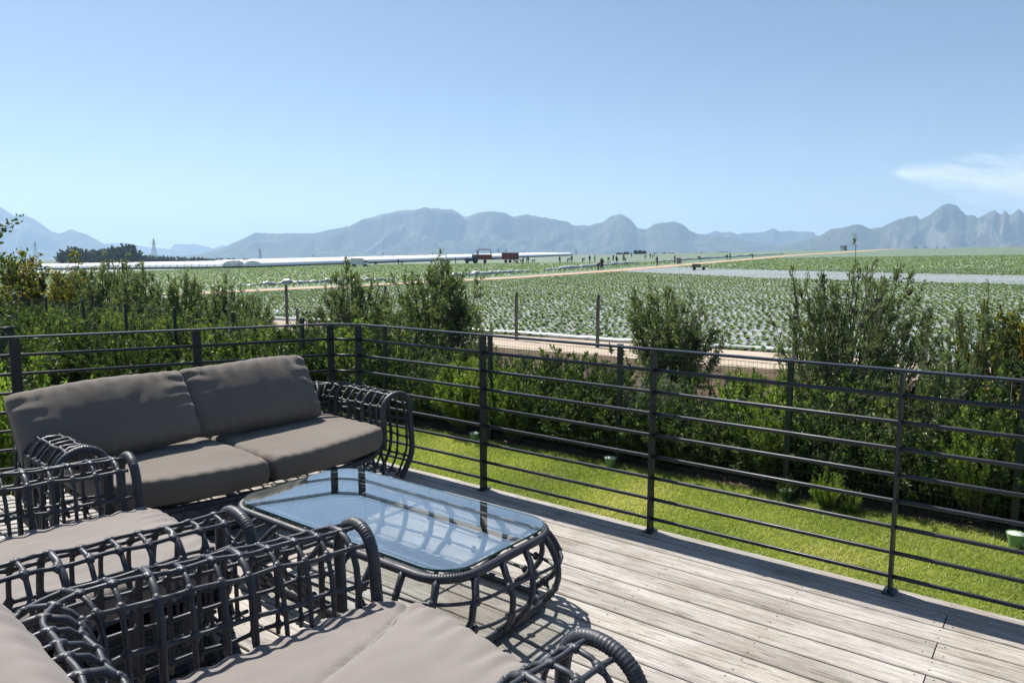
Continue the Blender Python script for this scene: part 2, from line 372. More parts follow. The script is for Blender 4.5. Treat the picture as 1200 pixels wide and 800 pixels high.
# ------------------------------------------------------------ mountains
RIDGES = [
 ('far_hills', 11000, 2200, [(60,296),(90,292),(125,284),(145,284),(170,288),(200,291),(205,285),(230,285),(250,290),(262,286),(285,293),(340,296)], 11),
 ('left_mountains', 8200, 1900, [(-230,262),(-150,240),(-90,252),(-40,232),(-12,236),(0,241),(8,244),(20,252),(27,250),(45,257),(62,270),(71,273),(87,268),(105,275),(125,286),(150,293),(190,298),(240,300)], 5),
 ('mountains', 6800, 1900, [(180,300),(210,299),(235,296),(262,289),(300,272),(320,273),(345,272.5),(370,272),(395,267),(410,264),(425,257),(432,255),(450,250),(465,247.5),(485,246),(497,242),(510,244),(532,246),(545,253),(560,249),(575,247),(590,249),(600,253),(618,251),(640,255),(665,259),(672,264),(690,264),(705,259),(716,253),(727,250),(738,256),(747,267),(757,268),(765,262),(775,261),(788,259),(800,262),(808,270),(815,273),(840,276),(880,282),(930,288),(980,294)], 2),
 ('far_mountains', 8600, 1700, [(700,280),(760,272),(825,274),(838,269),(845,272),(855,270),(863,274),(870,272),(895,271),(905,266),(912,270),(930,270),(945,271),(952,271),(957,276),(1000,279),(1060,282)], 9),
 ('right_mountains', 5800, 1700, [(880,296),(930,283),(955,277),(972,268),(990,265),(1005,261),(1018,267),(1030,266),(1050,256),(1070,253),(1075,257),(1085,252),(1100,240),(1107,238),(1117,241),(1130,252),(1137,251),(1143,255),(1155,248),(1162,246),(1170,252),(1174,247),(1180,252),(1190,244),(1200,252),(1225,238),(1260,256),(1310,242),(1380,262),(1450,270)], 3),
]
def fbm(x, y, z=0., oct=5):
    return mnoise.fractal(Vector((x, y, z)), .9, 2.1, oct)
for name, D, depth, prof, sd in RIDGES:
    xs = np.array([p[0] for p in prof], float); ys = np.array([p[1] for p in prof], float)
    cols = np.arange(xs[0], xs[-1]+.1, 1.6); vs = []
    NV = 60
    for j in range(NV):
        v = j/(NV-1)                       # 0 front foot .. 1 back foot
        for c_ in cols:
            top = np.interp(c_, xs, ys); h = (300-top)/858*D
            crest = .66
            if v < crest: s_ = v/crest; prof_ = .30*s_ + .70*s_**2.2
            else: s_ = (1-v)/(1-crest); prof_ = s_**1.2
            dd_ = D + (v-crest)*depth
            lx = (c_-600)/858*dd_
            wx, wy = FW[0]*dd_+RT[0]*lx, FW[1]*dd_+RT[1]*lx
            g = fbm(wx/900+sd, wy/900, sd*1.7, 6); rg = abs(fbm(wx/420, wy/900+sd, sd*.3, 5))
            env = 4*prof_*(1-prof_) if v < crest else .4*(1-prof_)
            z = -16 + (h+16)*prof_ + env*(g*h*.30 - rg*h*.62)
            z += fbm(wx/110, wy/110, sd, 5)*h*.030*min(1, prof_*2) + abs(fbm(wx/55+9, wy/55, sd, 3))*h*.022*prof_**3
            vs.append((wx, wy, max(z, -17)))
    nc = len(cols); fs = [(j*nc+i, j*nc+i+1, (j+1)*nc+i+1, (j+1)*nc+i) for j in range(NV-1) for i in range(nc-1)]
    me = bpy.data.meshes.new(name); me.from_pydata(vs, [], fs); me.materials.append(M['rock']); me.polygons.foreach_set('use_smooth', [True]*len(fs))
    o = bpy.data.objects.new(name, me); COL.objects.link(o); tag(o, kind='structure')

# ------------------------------------------------------------ haze
HAZE = 1.1e-4
hm = bpy.data.materials.new('haze_air'); hm.use_nodes = True; nt2 = hm.node_tree
for x in list(nt2.nodes): nt2.nodes.remove(x)
oo = nt2.nodes.new('ShaderNodeOutputMaterial'); pv = nt2.nodes.new('ShaderNodeVolumePrincipled'); nt2.links.new(pv.outputs[0], oo.inputs['Volume'])
pv.inputs['Density'].default_value = HAZE; pv.inputs['Color'].default_value = (.48,.70,1.0,1); pv.inputs['Anisotropy'].default_value = .2
mb = MB(); mb.box(-16000, 16000, -16000, 16000, -19, 690); hz = mb.build('haze', hm, smooth=False); tag(hz, kind='stuff')

# ------------------------------------------------------------ deck
def left_edge(y): return -4.63 + (y-3.6)*.47 if y < 3.6 else -4.63+(y-3.6)*1.75
P_ = .148; GAP = .009; mbv = []; mbf = []; tint = []; midx = []
def board(xa0, xa1, xb0, xb1, y0, y1, tn):
    """ends xa at y0/y1, xb at y0/y1; chamfered top"""
    z0, z1, c = -.03, 0., .0035; b = len(mbv)
    for x0, x1, s in ((xa0, xa1, 1), (xb0, xb1, -1)):
        mbv.extend([(x0, y0, z0), (x1, y1, z0), (x1, y1, z1-c), (x1+(x0-x1)*.02, y1-c, z1), (x0, y0+c, z1), (x0, y0, z1-c)])
    for q in range(6): mbf.append((b+q, b+(q+1) % 6, b+6+(q+1) % 6, b+6+q)); tint.append(tn); midx.append(0)
    mbf.append((b, b+5, b+4, b+3, b+2, b+1)); mbf.append(tuple(b+6+q for q in range(6))); tint.extend([tn, tn]); midx.extend([0, 0])
def screw(x, y):
    b = len(mbv); r = .0042
    mbv.extend([(x+r*math.cos(a*PI/4), y+r*math.sin(a*PI/4), .0006) for a in range(8)]); mbf.append(tuple(b+a for a in range(8))); tint.append(0); midx.append(1)
ROWS = 44
for i in range(ROWS):
    y1 = 3.765 - i*P_; y0 = y1 - P_ + GAP + random.uniform(-.0012, .0012)
    if i % 2 == 1: js = [-.34]+[3.2]+[-3.95]
    else: js = [random.choice([1.46, 2.06])] + [random.choice([-2.14, -2.74]) if i > 8 else -3.34]
    js = sorted([j for j in js if j > left_edge(y0)+.3]); xs_ = [None]+js+[7.]
    for a in range(len(xs_)-1):
        tn = random.random()
        if xs_[a] is None: xa0, xa1 = left_edge(y0), left_edge(y1)
        else: xa0 = xa1 = xs_[a]+.0025
        e = xs_[a+1]-.0025
        board(xa0, xa1, e, e, y0, y1, tn)
    k = -12
    while k < 13:
        x = -.34+k*.6; k += 1
        for dy in (.028, P_-GAP-.028):
            if x > left_edge(y0)+.05:
                for sx in ((-.035, .035) if any(abs(x-j) < .01 for j in js) else (0,)): screw(x+sx+random.uniform(-.006, .006), y0+dy+random.uniform(-.006, .006))
me = bpy.data.meshes.new('deck'); me.from_pydata(mbv, [], mbf); me.materials.append(M['deck']); me.materials.append(M['screw'])
me.polygons.foreach_set('material_index', midx); a = me.attributes.new('tint', 'FLOAT', 'FACE'); a.data.foreach_set('value', tint); me.update()
dk = bpy.data.objects.new('deck', me); COL.objects.link(dk); tag(dk, kind='structure')
# joists, fascia and solid base under the boards
mb = MB(); yb = 3.765-ROWS*P_
pts = [(left_edge(yb)+.02, yb), (left_edge(3.6)+.02, 3.6), (left_edge(3.76)+.03, 3.745), (7., 3.745), (7., yb)]
zt, zb = -.034, -1.6; n = len(pts)
mb.add([(x, y, zt) for x, y in pts]+[(x, y, zb) for x, y in pts], [tuple(range(n-1, -1, -1)), tuple(range(n, 2*n))]+[(i, (i+1) % n, n+(i+1) % n, n+i) for i in range(n)])
tag(mb.build('deck_base', M['under'], smooth=False), kind='structure')

# ------------------------------------------------------------ railing
RZ = [1.062, .944, .820, .695, .570, .445, .320, .195, .078]
rail = empty('deck_railing', (-4.36, 3.71, 0), 0, 'charcoal metal railing with nine thin horizontal bars along the timber deck edge', 'railing')
OX, OY = -4.36, 3.71
def post(x, y, ang, last=False):
    mb = MB(); ca, sa = math.cos(ang), math.sin(ang)
    hx, hy = .0065, .031
    def c3(px_, py_, z): return (x-OX+px_*ca-py_*sa, y-OY+px_*sa+py_*ca, z)
    v = [c3(a*hx, b*hy, z) for z in (0.004, 1.052) for a, b in ((-1,-1),(1,-1),(1,1),(-1,1))]
    mb.add(v, [(0,3,2,1),(4,5,6,7),(0,1,5,4),(1,2,6,5),(2,3,7,6),(3,0,4,7)])
    v = [c3(a*.026, b*.045, z) for z in (0.001, .009) for a, b in ((-1,-1),(1,-1),(1,1),(-1,1))]
    p = mb.build('post', M['rail'], rail, smooth=False)
    mb2 = MB(); mb2.add(v, [(0,3,2,1),(4,5,6,7),(0,1,5,4),(1,2,6,5),(2,3,7,6),(3,0,4,7)])
    for s in (-1, 1): 
        c_ = c3(0, s*.033, .009); mb2.tube([c_, (c_[0], c_[1], .018)], .006, 6)
    mb2.build('foot_plate', M['rail'], p, smooth=False)
def railrun(pts):
    for k, z in enumerate(RZ):
        mb = MB()
        pp = [(x-OX, y-OY) for x, y in pts]
        # offset rails to the deck side of the posts is not needed: they run through them
        if k == 0:
            # flat top bar
            for i in range(len(pp)-1):
                a, b = Vector((*pp[i], 0)), Vector((*pp[i+1], 0)); d = (b-a).normalized(); nn_ = Vector((-d.y, d.x, 0))*.021
                vv = []
                for zz in (z-.006, z+.006):
                    for q in (a-nn_, b-nn_, b+nn_, a+nn_): vv.append((q.x, q.y, zz))
                mb.add(vv, [(0,3,2,1),(4,5,6,7),(0,1,5,4),(1,2,6,5),(2,3,7,6),(3,0,4,7)])
            mb.build('top_rail', M['rail'], rail, smooth=False)
        else:
            sag = [0, .0]
            mb.tube([(x, y, z) for x, y in pp], .0108, 8)
            mb.build('rail', M['rail'], rail)
for i in range(8): post(-4.36+1.257*i, 3.71, 0)
LD = Vector((-.43, -.92)).normalized(); LA = math.atan2(LD.y, LD.x)
for i, d in enumerate((0, .96, 2.05, 3.15, 4.3, 5.4)): post(-4.56+LD.x*d, 3.6+LD.y*d, 0)
railrun([(-4.352, 3.71), (4.6, 3.71)])
railrun([(-4.5655, 3.595), (-4.368, 3.703)])
railrun([(-4.564+LD.x*.004, 3.592+LD.y*.004), (-4.56+LD.x*5.5, 3.6+LD.y*5.5)])

# ------------------------------------------------------------ wicker furniture
def smoothpath(pts, step=.02, rad=.2):
    """2D polyline with rounded corners -> dense samples"""
    out = []; P = [Vector(p) for p in pts]; seg = [P[0]]
    for i in range(1, len(P)-1):
        a, b, c = P[i-1], P[i], P[i+1]; r = rad if np.isscalar(rad) else rad[i-1]
        r = min(r, (a-b).length*.49, (c-b).length*.49)
        p0 = b+(a-b).normalized()*r; p2 = b+(c-b).normalized()*r
        for k in range(13):
            t = k/12; seg.append(p0*(1-t)**2+b*2*t*(1-t)+p2*t*t)
    seg.append(P[-1])
    L = [0]
    for i in range(1, len(seg)): L.append(L[-1]+(seg[i]-seg[i-1]).length)
    n = max(2, int(L[-1]/step)); X = np.interp(np.linspace(0, L[-1], n), L, [p.x for p in seg]); Y = np.interp(np.linspace(0, L[-1], n), L, [p.y for p in seg])
    return np.stack([X, Y], 1), L[-1]
def arch(w, ztop, zin, zout, curl=.10, curl_h=.24):
    h = w/2; pts = [(-h, zin)]
    zc = ztop-h*1.05
    for k in range(5): pts.append((-h, zin+(zc-zin)*(k+1)/5))
    for k in range(1, 12): a = PI-PI*k/12; pts.append((h*math.cos(a), zc+h*1.05*math.sin(a)))
    pts.append((h, zc))
    for k in range(1, 13):
        z = zc+(zout-zc)*k/12; o = h + .015*math.sin(PI*min(1, (zc-z)/(zc-zout)))
        if z < curl_h: o -= curl*((curl_h-z)/curl_h)**2
        pts.append((o, z))
    P = np.array(pts); L = np.concatenate([[0], np.cumsum(np.linalg.norm(np.diff(P, axis=0), axis=1))])
    return P, L
def arch_at(PL, t):
    P, L = PL; s = t*L[-1]; return np.interp(s, L, P[:, 0]), np.interp(s, L, P[:, 1])
def wrap_r(pts, r, pitch=.011, amp=.10):
    """dense resample of a 3D line with a radius that shows the wound strand"""
    P = np.array([tuple(p) for p in pts]); L = np.concatenate([[0], np.cumsum(np.linalg.norm(np.diff(P, axis=0), axis=1))])
    n = max(4, int(L[-1]/(pitch/4))); s = np.linspace(0, L[-1], n)
    Q = np.stack([np.interp(s, L, P[:, k]) for k in range(3)], 1)
    ph = (s/pitch) % 1.; rr = r*(1-amp+amp*1.6*np.sqrt(np.clip(1-(2*ph-1)**2, 0, 1)))
    return Q, rr
def basket(root, path, L, w, ztop, zin, hoop_step, longs, rise=None, part='woven_arm', rh=.0095, rl_=.0095, ranges=None, thick_every=4, seedv=1):
    """woven shell along a plan path; ranges = list of (s0, s1, part name)"""
    rs = random.Random(seedv)
    T = np.gradient(path, axis=0); T /= np.linalg.norm(T, axis=1)[:, None]; N = np.stack([T[:, 1], -T[:, 0]], 1)
    S = np.linspace(0, L, len(path))
    def P3(s, t, jz=0.):
        x = np.interp(s, S, path[:, 0]); y = np.interp(s, S, path[:, 1]); nx = np.interp(s, S, N[:, 0]); ny = np.interp(s, S, N[:, 1])
        rz = rise(s/L) if rise else 0.
        PL = arch(w, ztop+rz, zin, .02); o, z = arch_at(PL, t)
        o += .004*math.sin(s*31+t*17); z += .003*math.sin(s*23+t*29)
        return (x+nx*o, y+ny*o, z)
    for s0, s1, nm in ranges:
        mb = MB(); n = max(2, int(round((s1-s0)/hoop_step))); hs = [s0+(s1-s0)*(i+.5)/n+rs.uniform(-.006, .006) for i in range(n)]
        for i, s in enumerate(hs):
            r = rh*(1.45 if i % thick_every == 2 else 1.)
            tilt = rs.uniform(-.008, .008)
            mb.tube([P3(s+tilt*math.sin(k/22*6), k/22) for k in range(23)], r, 7)
        for t in longs:
            k = max(6, int((s1-s0)/.02)); ss = [s0+(s1-s0)*q/k for q in range(k+1)]
            rr = [rl_*(1.+.35*math.exp(-(min(abs(s-h) for h in hs)/.012)**2)) for s in ss]
            mb.tube([P3(s, t) for s in ss], rr, 7)
            for h in hs:
                c_ = P3(h, t); d = np.array(P3(h+.01, t))-np.array(P3(h-.01, t)); d /= np.linalg.norm(d)
                cc = np.array(c_)
                mb.tube([cc-d*.016, cc-d*.008, cc+d*.008, cc+d*.016], [rl_*1.05, rl_*1.45, rl_*1.45, rl_*1.05], 7)
                e = np.array(P3(h, min(1, t+.012)))-np.array(P3(h, max(0, t-.012))); e /= np.linalg.norm(e)
                mb.tube([cc-e*.018, cc-e*.008, cc+e*.008, cc+e*.018], [rh*1.1, rh*1.5, rh*1.5, rh*1.1], 7)
        mb.build(nm, M['wick'], root)
    return P3
def cushion(W, Dp, H, nx=44, ny=36, crown=.35, edge=.05, seedv=0, wr=.004, bow=0., flat_bottom=True, full=9):
    """W along x, Dp along y, H height; returns MB centred in x,y, bottom z=0"""
    V = []; F = []
    e = edge
    def prof(a):  # 0..1 -> keeps sides full
        return max(0., 1-abs(a)**full)**.30
    def shape(u, v, top):
        fx, fy = prof(u), prof(v); k = fx*fy
        x = u*W/2; y = v*Dp/2
        dome = (1-.55*u*u)*(1-.55*v*v)
        hz_ = H/2*((1-crown)+crown*dome)*k
        if top:
            wv = Vector((x*3.1+seedv, y*3.1, seedv*1.3))
            z = H/2+hz_ + wr*2.2*mnoise.noise(wv)*k + wr*abs(mnoise.noise(Vector((x*9, y*5+seedv, 3))))*k*1.5
            # puckers radiating from the seams
            ed = max(abs(u), abs(v))
            z += wr*1.2*k*max(0, ed-.6)*2.5*math.sin((x if abs(v) > abs(u) else y)*70+3*mnoise.noise(Vector((x*6, y*6, seedv))))
        else: z = H/2-hz_*(.8 if flat_bottom else 1.)
        rx = 1-.045*(abs(v)**6); ry = 1-.045*(abs(u)**6)
        return (x*rx, y*ry, z)
    def grid(n): 
        t = np.linspace(-1, 1, n); return np.sign(t)*(1-(1-np.abs(t))**1.55)
    us, vs_ = grid(nx), grid(ny)
    mb = MB()
    for top in (True, False):
        b = [shape(u, v, top) for v in vs_ for u in us]
        fs = []
        for j in range(ny-1):
            for i in range(nx-1):
                q = (j*nx+i, j*nx+i+1, (j+1)*nx+i+1, (j+1)*nx+i); fs.append(q if top else q[::-1])
        mb.add(b, fs)
    return mb
def weld(o, d=.0004):
    bm = bmesh.new(); bm.from_mesh(o.data); bmesh.ops.remove_doubles(bm, verts=bm.verts, dist=d); bmesh.ops.recalc_face_normals(bm, faces=bm.faces); bm.to_mesh(o.data); bm.free()
    return o
def seam_line(W, Dp, z, n=160, inset=0.):
    pts = []
    for k in range(n):
        a = 2*PI*k/n; c_, s_ = math.cos(a), math.sin(a); p = 7.
        r = (abs(c_)**p+abs(s_)**p)**(-1/p); u, v = r*c_, r*s_
        pts.append((u*(W/2-inset)*(1-.045*abs(v)**6), v*(Dp/2-inset)*(1-.045*abs(u)**6), z))
    return pts

# ---- sofa (local: x forward = seat front, y along its length)
SA = -R(4.)
sofa = empty('sofa', (-3.77, 2.48, 0), SA, 'long two-seat sofa of open charcoal rattan weave with taupe cushions, backed by the deck railing', 'sofa')
pth, LL = smoothpath([(0, 1.0), (-.84, 1.0), (-.84, -1.0), (0, -1.0)], .01, [.26, .26])
pth = pth.copy()
longs = [.03, .14, .25, .345, .43, .52, .63, .74, .86, .97]
arm = .62
P3 = basket(sofa, pth, LL, .235, .632, .26, .088, longs, ranges=[(.02, arm, 'woven_arm'), (arm, LL-arm, 'woven_back'), (LL-arm, LL-.02, 'woven_arm')], rh=.0082, rl_=.0076, seedv=3)
def front_hoop(root, P3, s, r=.021, base=None):
    pts = [P3(s, k/40) for k in range(41)]
    Q, rr = wrap_r(pts, r); mb = MB(); mb.tube(Q, rr, 10); return mb.build('front_hoop', M['wick'], root)
front_hoop(sofa, P3, 0.0, .020); front_hoop(sofa, P3, LL, .020)
def bowx(y, b=.15, hw=.9): return b*(1-min(1, abs(y)/hw)**2)
# front seat rail: rises into the inner legs of both hoops
mb = MB(); pts = []
for k in range(61):
    y = -.88+1.76*k/60; e = max(0, (abs(y)-.74)/.14); pts.append((bowx(y), y, .235+.14*e**1.6))
mb.tube(*wrap_r(pts, .018), 10); mb.build('seat_rail', M['wick'], sofa)
mb = MB()   # base ring on the floor
ring, _ = smoothpath([(.0, -.85), (.0, .85), (-.74, .85), (-.74, -.85), (0, -.85)], .04, .2)
mb.tube([(p[0]+.0, p[1], .022) for p in ring], .019, 8)
mb.build('base_ring', M['wick'], sofa)
mb = MB()   # ribs and cross canes under the seat rail
for k in range(19):
    y = -.84+1.68*k/18; b = bowx(y); mb.tube([(b*(1-t)+.0*t+.05*math.sin(PI*t), y*(1-.02*t), .235-.21*t) for t in [i/8 for i in range(9)]], .0095, 7)
for t in (.33, .66): mb.tube([(bowx(y)*(1-t)+.05*math.sin(PI*t), y*(1-.02*t), .235-.21*t) for y in np.linspace(-.86, .86, 30)], .008, 7)
mb.build('woven_front', M['wick'], sofa)
mb = MB(); mb.box(-.74, .0, -.87, .87, .225, .255); mb.build('seat_platform', M['black'], sofa, smooth=False)
# sofa cushions
def sofa_seat(y0, y1, sd):
    W_ = .80; mb = cushion(W_, y1-y0, .185, 40, 44, .10, seedv=sd, wr=.003, full=26); o = mb.build('seat_cushion', M['sofa_fab'], sofa); weld(o)
    yc = (y0+y1)/2
    for v in o.data.vertices:
        x, y, z = v.co; xx = x-W_/2+.02; yy = y+yc; f = (x+W_/2)/W_
        v.co = (xx+bowx(yy, .17, .92)*f, yy, z+.245)
    pc = MB(); sl_ = [(x-W_/2+.02+bowx(y+yc, .17, .92)*(x+W_/2)/W_, y+yc, .245+.185*.5) for x, y, z in seam_line(W_, y1-y0, 0)]
    return o
sofa_seat(-.90, -.06, 1); sofa_seat(-.055, .885, 5)
def pillow(root, W, Hh, T, loc, rot, m_, sd, name='back_cushion', pip=True):
    mb = cushion(W, Hh, T, 50, 34, .62, seedv=sd, wr=.008, flat_bottom=False); o = mb.build(name, m_, root); weld(o)
    for v in o.data.vertices:          # heavier at the bottom, corners drawn to points, slumped top edge
        x, y, z = v.co; u, vv = x/(W/2), y/(Hh/2)
        v.co.z = z-T/2; v.co.z *= (1.08-.16*vv)
        y += .016*math.sin(u*2.2+sd)*(vv > 0)*vv - .02*(1-u*u)*max(0, vv)**2*.6
        c_ = (abs(u)*abs(vv))**5; v.co.x = x*(1+.035*c_); v.co.y = y*(1+.045*c_)
    o.location = loc; o.rotation_euler = rot
    if pip:
        pts = []
        for x, y, z in seam_line(W, Hh, 0):
            u, vv = x/(W/2), y/(Hh/2); y2 = y+.016*math.sin(u*2.2+sd)*(vv > 0)*vv-.02*(1-u*u)*max(0, vv)**2*.6; c_ = (abs(u)*abs(vv))**5
            pts.append((x*(1+.035*c_)*1.0, y2*(1+.045*c_)*1.0, .002*math.sin(9*u)))
        p = MB(); p.tube(pts, .004, 6, closed=True); p.build('piping', m_, o)
    return o
# local x of a pillow is its width; stand it up (tilted back) facing +x of the sofa
def stand(root, W, Hh, T, x, y, z, lean, yawd, m_, sd, roll=0.):
    o = pillow(root, W, Hh, T, (0, 0, 0), (0, 0, 0), m_, sd)
    # columns: width -> +y, height -> up leaning back, thickness -> +x
    up = Vector((-math.sin(lean), 0, math.cos(lean))); th = Vector((math.cos(lean), 0, math.sin(lean))); wd = Vector((0, 1, 0))
    Mx = Matrix((( wd.x, up.x, th.x), (wd.y, up.y, th.y), (wd.z, up.z, th.z)))
    Rz = Matrix.Rotation(yawd, 3, 'Z'); Rr = Matrix.Rotation(roll, 3, th)
    o.rotation_euler = (Rz @ Rr @ Mx).to_euler(); o.location = (x, y, z); return o
stand(sofa, .955, .475, .205, -.60, -.655, .648, R(31), R(-2), M['sofa_fab'], 2, R(3))
stand(sofa, .92, .485, .205, -.62, .265, .657, R(31), R(2), M['sofa_fab'], 7, R(-1.5))

# ---- armchairs (local: y forward = seat front, x to the right)
def armchair(loc, rz, label, sd, pillow_dx=0., seam=False):
    ch = empty('armchair', loc, rz, label, 'armchair', 'woven armchairs with their backs to the viewer')
    pth, LL = smoothpath([(.565, 0), (.60, -1.02), (-.60, -1.02), (-.565, 0)], .01, [.22, .22])
    arm = .66
    P3 = basket(ch, pth, LL, .25, .622, .24, .093, [.03, .15, .26, .34, .415, .49, .60, .71, .83, .95], rise=lambda q: .05*math.sin(PI*q)**1.5,
                ranges=[(.03, arm, 'woven_arm'), (arm, LL-arm, 'woven_back'), (LL-arm, LL-.03, 'woven_arm')], rh=.0082, rl_=.0078, seedv=sd)
    # the right arm is path start; normals point outward
    front_hoop(ch, P3, 0., .021); front_hoop(ch, P3, LL, .021)
    mb = MB(); pts = []
    for k in range(41):
        x = -.45+.9*k/40; e = max(0, (abs(x)-.36)/.09); pts.append((x, .02+.05*(1-(x/.45)**2), .215+.13*e**1.6))
    mb.tube(*wrap_r(pts, .017), 10); mb.build('seat_rail', M['wick'], ch)
    mb = MB(); ring, _ = smoothpath([(.46, -.03), (.46, -.82), (-.46, -.82), (-.46, -.03), (.46, -.03)], .04, .18)
    mb.tube([(p[0], p[1], .022) for p in ring], .018, 8); mb.build('base_ring', M['wick'], ch)
    mb = MB()
    for k in range(10):
        x = -.42+.84*k/9; b = .02+.05*(1-(x/.45)**2); mb.tube([(x, b*(1-t)-.03*t+.03*math.sin(PI*t), .215-.19*t) for t in [i/8 for i in range(9)]], .0095, 7)
    for t in (.35, .7): mb.tube([(x, .05*(1-t)-.03*t+.03, .215-.19*t) for x in np.linspace(-.45, .45, 20)], .008, 7)
    mb.build('woven_front', M['wick'], ch)
    mb = MB(); mb.box(-.44, .44, -.83, .02, .205, .235); mb.build('seat_platform', M['black'], ch, smooth=False)
    W_, D_ = .885, .90
    c_ = cushion(W_, D_, .185, 90, 80, .26, seedv=sd*3, wr=.006, full=18).build('seat_cushion', M['chair_fab'], ch); weld(c_); c_.location = (0, -.385, .235)
    if seam:
        sy = np.array([-.45, -.30, -.10, .08, .24, .35, .43, .455]); sx = np.array([.06, .02, -.05, -.115, -.19, -.25, -.31, -.335])
        for v in c_.data.vertices:
            if v.co.z > .09:
                d_ = v.co.x-np.interp(v.co.y, sy, sx); k_ = min(1, max(0, v.co.z-.10)/.05)
                v.co.z -= .016*math.exp(-(d_/.018)**2)*k_
                if d_ > 0: v.co.z += .030*(1-math.exp(-d_/.07))*math.exp(-d_/.5)*k_
                else: v.co.z += (-.012+.0035*math.sin(v.co.y*75+d_*40)*math.exp(d_/.09))*k_
        dg_ = {}
        def topz(x, y): 
            b_ = min(c_.data.vertices, key=lambda v: (v.co.x-x)**2+(v.co.y-y)**2+(0 if v.co.z > .1 else 9)); return b_.co.z
        yy_ = np.linspace(-.43, .435, 70); ln_ = [(np.interp(y, sy, sx), y) for y in yy_]; zz_ = np.array([topz(x, y) for x, y in ln_]); zz_ = np.convolve(np.pad(zz_, 3, 'edge'), np.ones(7)/7, 'valid')
        q = MB(); q.tube([(x, y, z+.004) for (x, y), z in zip(ln_, zz_)], .0045, 6); q.build('seam_piping', M['pipe'], c_)
    o = pillow(ch, .90, .50, .20, (0, 0, 0), (0, 0, 0), M['chair_fab'], sd+4)
    lean = R(20); up = Vector((0, -math.sin(lean), math.cos(lean))); th = Vector((0, math.cos(lean), math.sin(lean))); wd = Vector((-1, 0, 0))
    o.rotation_euler = Matrix(((wd.x, up.x, th.x), (wd.y, up.y, th.y), (wd.z, up.z, th.z))).to_euler(); o.location = (pillow_dx, -1.075, .535)
    return ch
armchair((-3.02, 1.53, 0), R(-6), 'woven charcoal armchair between the sofa and the nearest armchair, greige seat cushion in full sun', 1)
armchair((-1.44, 1.59, 0), R(-8), 'nearest woven charcoal armchair, its seat cushion cut off by the bottom of the photo', 2, seam=True)

# ---- coffee table
tb = empty('coffee_table', (-2.52, 2.29, 0), 0, 'low woven charcoal coffee table with bulging ribs and rounded glass top', 'coffee table')
def rrect(a, b, r, n=160, z=0.):
    pts = []; per = []
    cs = [(a-r, b-r, 0), (-(a-r), b-r, PI/2), (-(a-r), -(b-r), PI), (a-r, -(b-r), 3*PI/2)]
    for cx, cy, a0_ in cs:
        for k in range(13): t = a0_+PI/2*k/12; pts.append((cx+r*math.cos(t), cy+r*math.sin(t)))
    P = np.array(pts+[pts[0]]); L = np.concatenate([[0], np.cumsum(np.linalg.norm(np.diff(P, axis=0), axis=1))])
    s = np.linspace(0, L[-1], n, endpoint=False)
    return np.stack([np.interp(s, L, P[:, 0]), np.interp(s, L, P[:, 1]), np.full(n, z)], 1)
TA, TBh, TZ = .745, .375, .352
def ringz(t):   # t 0 top .. 1 bottom -> half sizes, z
    b = .105*math.sin(PI*min(1, t*1.05))**.9
    return TA-.02*t+b, TBh-.02*t+b*.75, TZ-(TZ-.02)*t
r0 = rrect(TA, TBh, .17, 700, TZ); Q, rr = wrap_r(np.vstack([r0, r0[:1]]), .019); mb = MB(); mb.tube(Q, rr, 10, cap=False); mb.build('rim', M['wick'], tb)
r1 = rrect(TA-.02, TBh-.02, .17, 200, .022); mb = MB(); mb.tube(r1, .019, 10, closed=True); mb.build('base_ring', M['wick'], tb)
NR = 26; TT = [i/14 for i in range(15)]; rows = [rrect(*ringz(t)[:2], .17+.1*math.sin(PI*t), 520, ringz(t)[2]) for t in TT]
mb = MB()
def shell(f, t):
    i = min(13, int(t*14)); k = t*14-i; q = int((f % 1)*520) % 520; return rows[i][q]*(1-k)+rows[i+1][q]*k
for k in range(NR):
    f = (k+.35)/NR; sw = .012*math.sin(k*2.7)
    mb.tube([shell(f+sw*t, t) for t in TT], [.0165-.003*math.sin(PI*t) for t in TT], 8)
mb.build('rib', M['wick'], tb); 
mb = MB()
for zi, (t0, amp) in enumerate(((.30, .07), (.55, .06), (.80, .05))):
    n = NR*8
    def tt_(f): return t0 + (amp*math.sin(2*PI*f*2+zi*1.1))
    mb.tube([shell(q/n, tt_(q/n)) for q in range(n)], .0075, 7, closed=True)
    for k in range(NR):
        f = (k+.35)/NR; c_ = shell(f, tt_(f)); mb.ball(c_, .0165, n=8, m=6, sq=(1, 1, 1.25))
mb.build('hoop_bands', M['wick'], tb)
mb = MB(); fr1 = rrect(TA-.085, TBh-.085, .06, 120, .355)   # frame under the glass
mb.tube(fr1, .009, 6, closed=True)
for x in (-.25, .0, .25)[1:2]: mb.tube([(x, -(TBh-.01), .352), (x, TBh-.01, .352)], .008, 6)
for sx in (-1, 1):
    for sy in (-1, 1): mb.tube([(sx*(TA-.10), sy*(TBh-.09), .353), (sx*(TA-.03), sy*(TBh-.05), .353)], .008, 6)
mb.build('glass_frame', M['wick'], tb)
mb = MB()
for k in range(14):
    mb = MB(); p_ = rrect(TA-.022, TBh-.022, .14, 14, 0)[k]; mb.tube([(p_[0], p_[1], .362), (p_[0], p_[1], .374)], .010, 8)
    mb.build('glass_pad', M['black'], tb)
g0 = rrect(TA-.012, TBh-.012, .15, 96, .376); g1 = g0.copy(); g1[:, 2] = .386
mb = MB(); n = 96; mb.add(list(g0)+list(g1), [tuple(range(n-1, -1, -1)), tuple(range(n, 2*n))], 0)
mb.add(list(g0)+list(g1), [(i, (i+1) % n, n+(i+1) % n, n+i) for i in range(n)], 1)
mb.build('glass_top', [M['glass'], M['glass_edge']], tb, smooth=False)

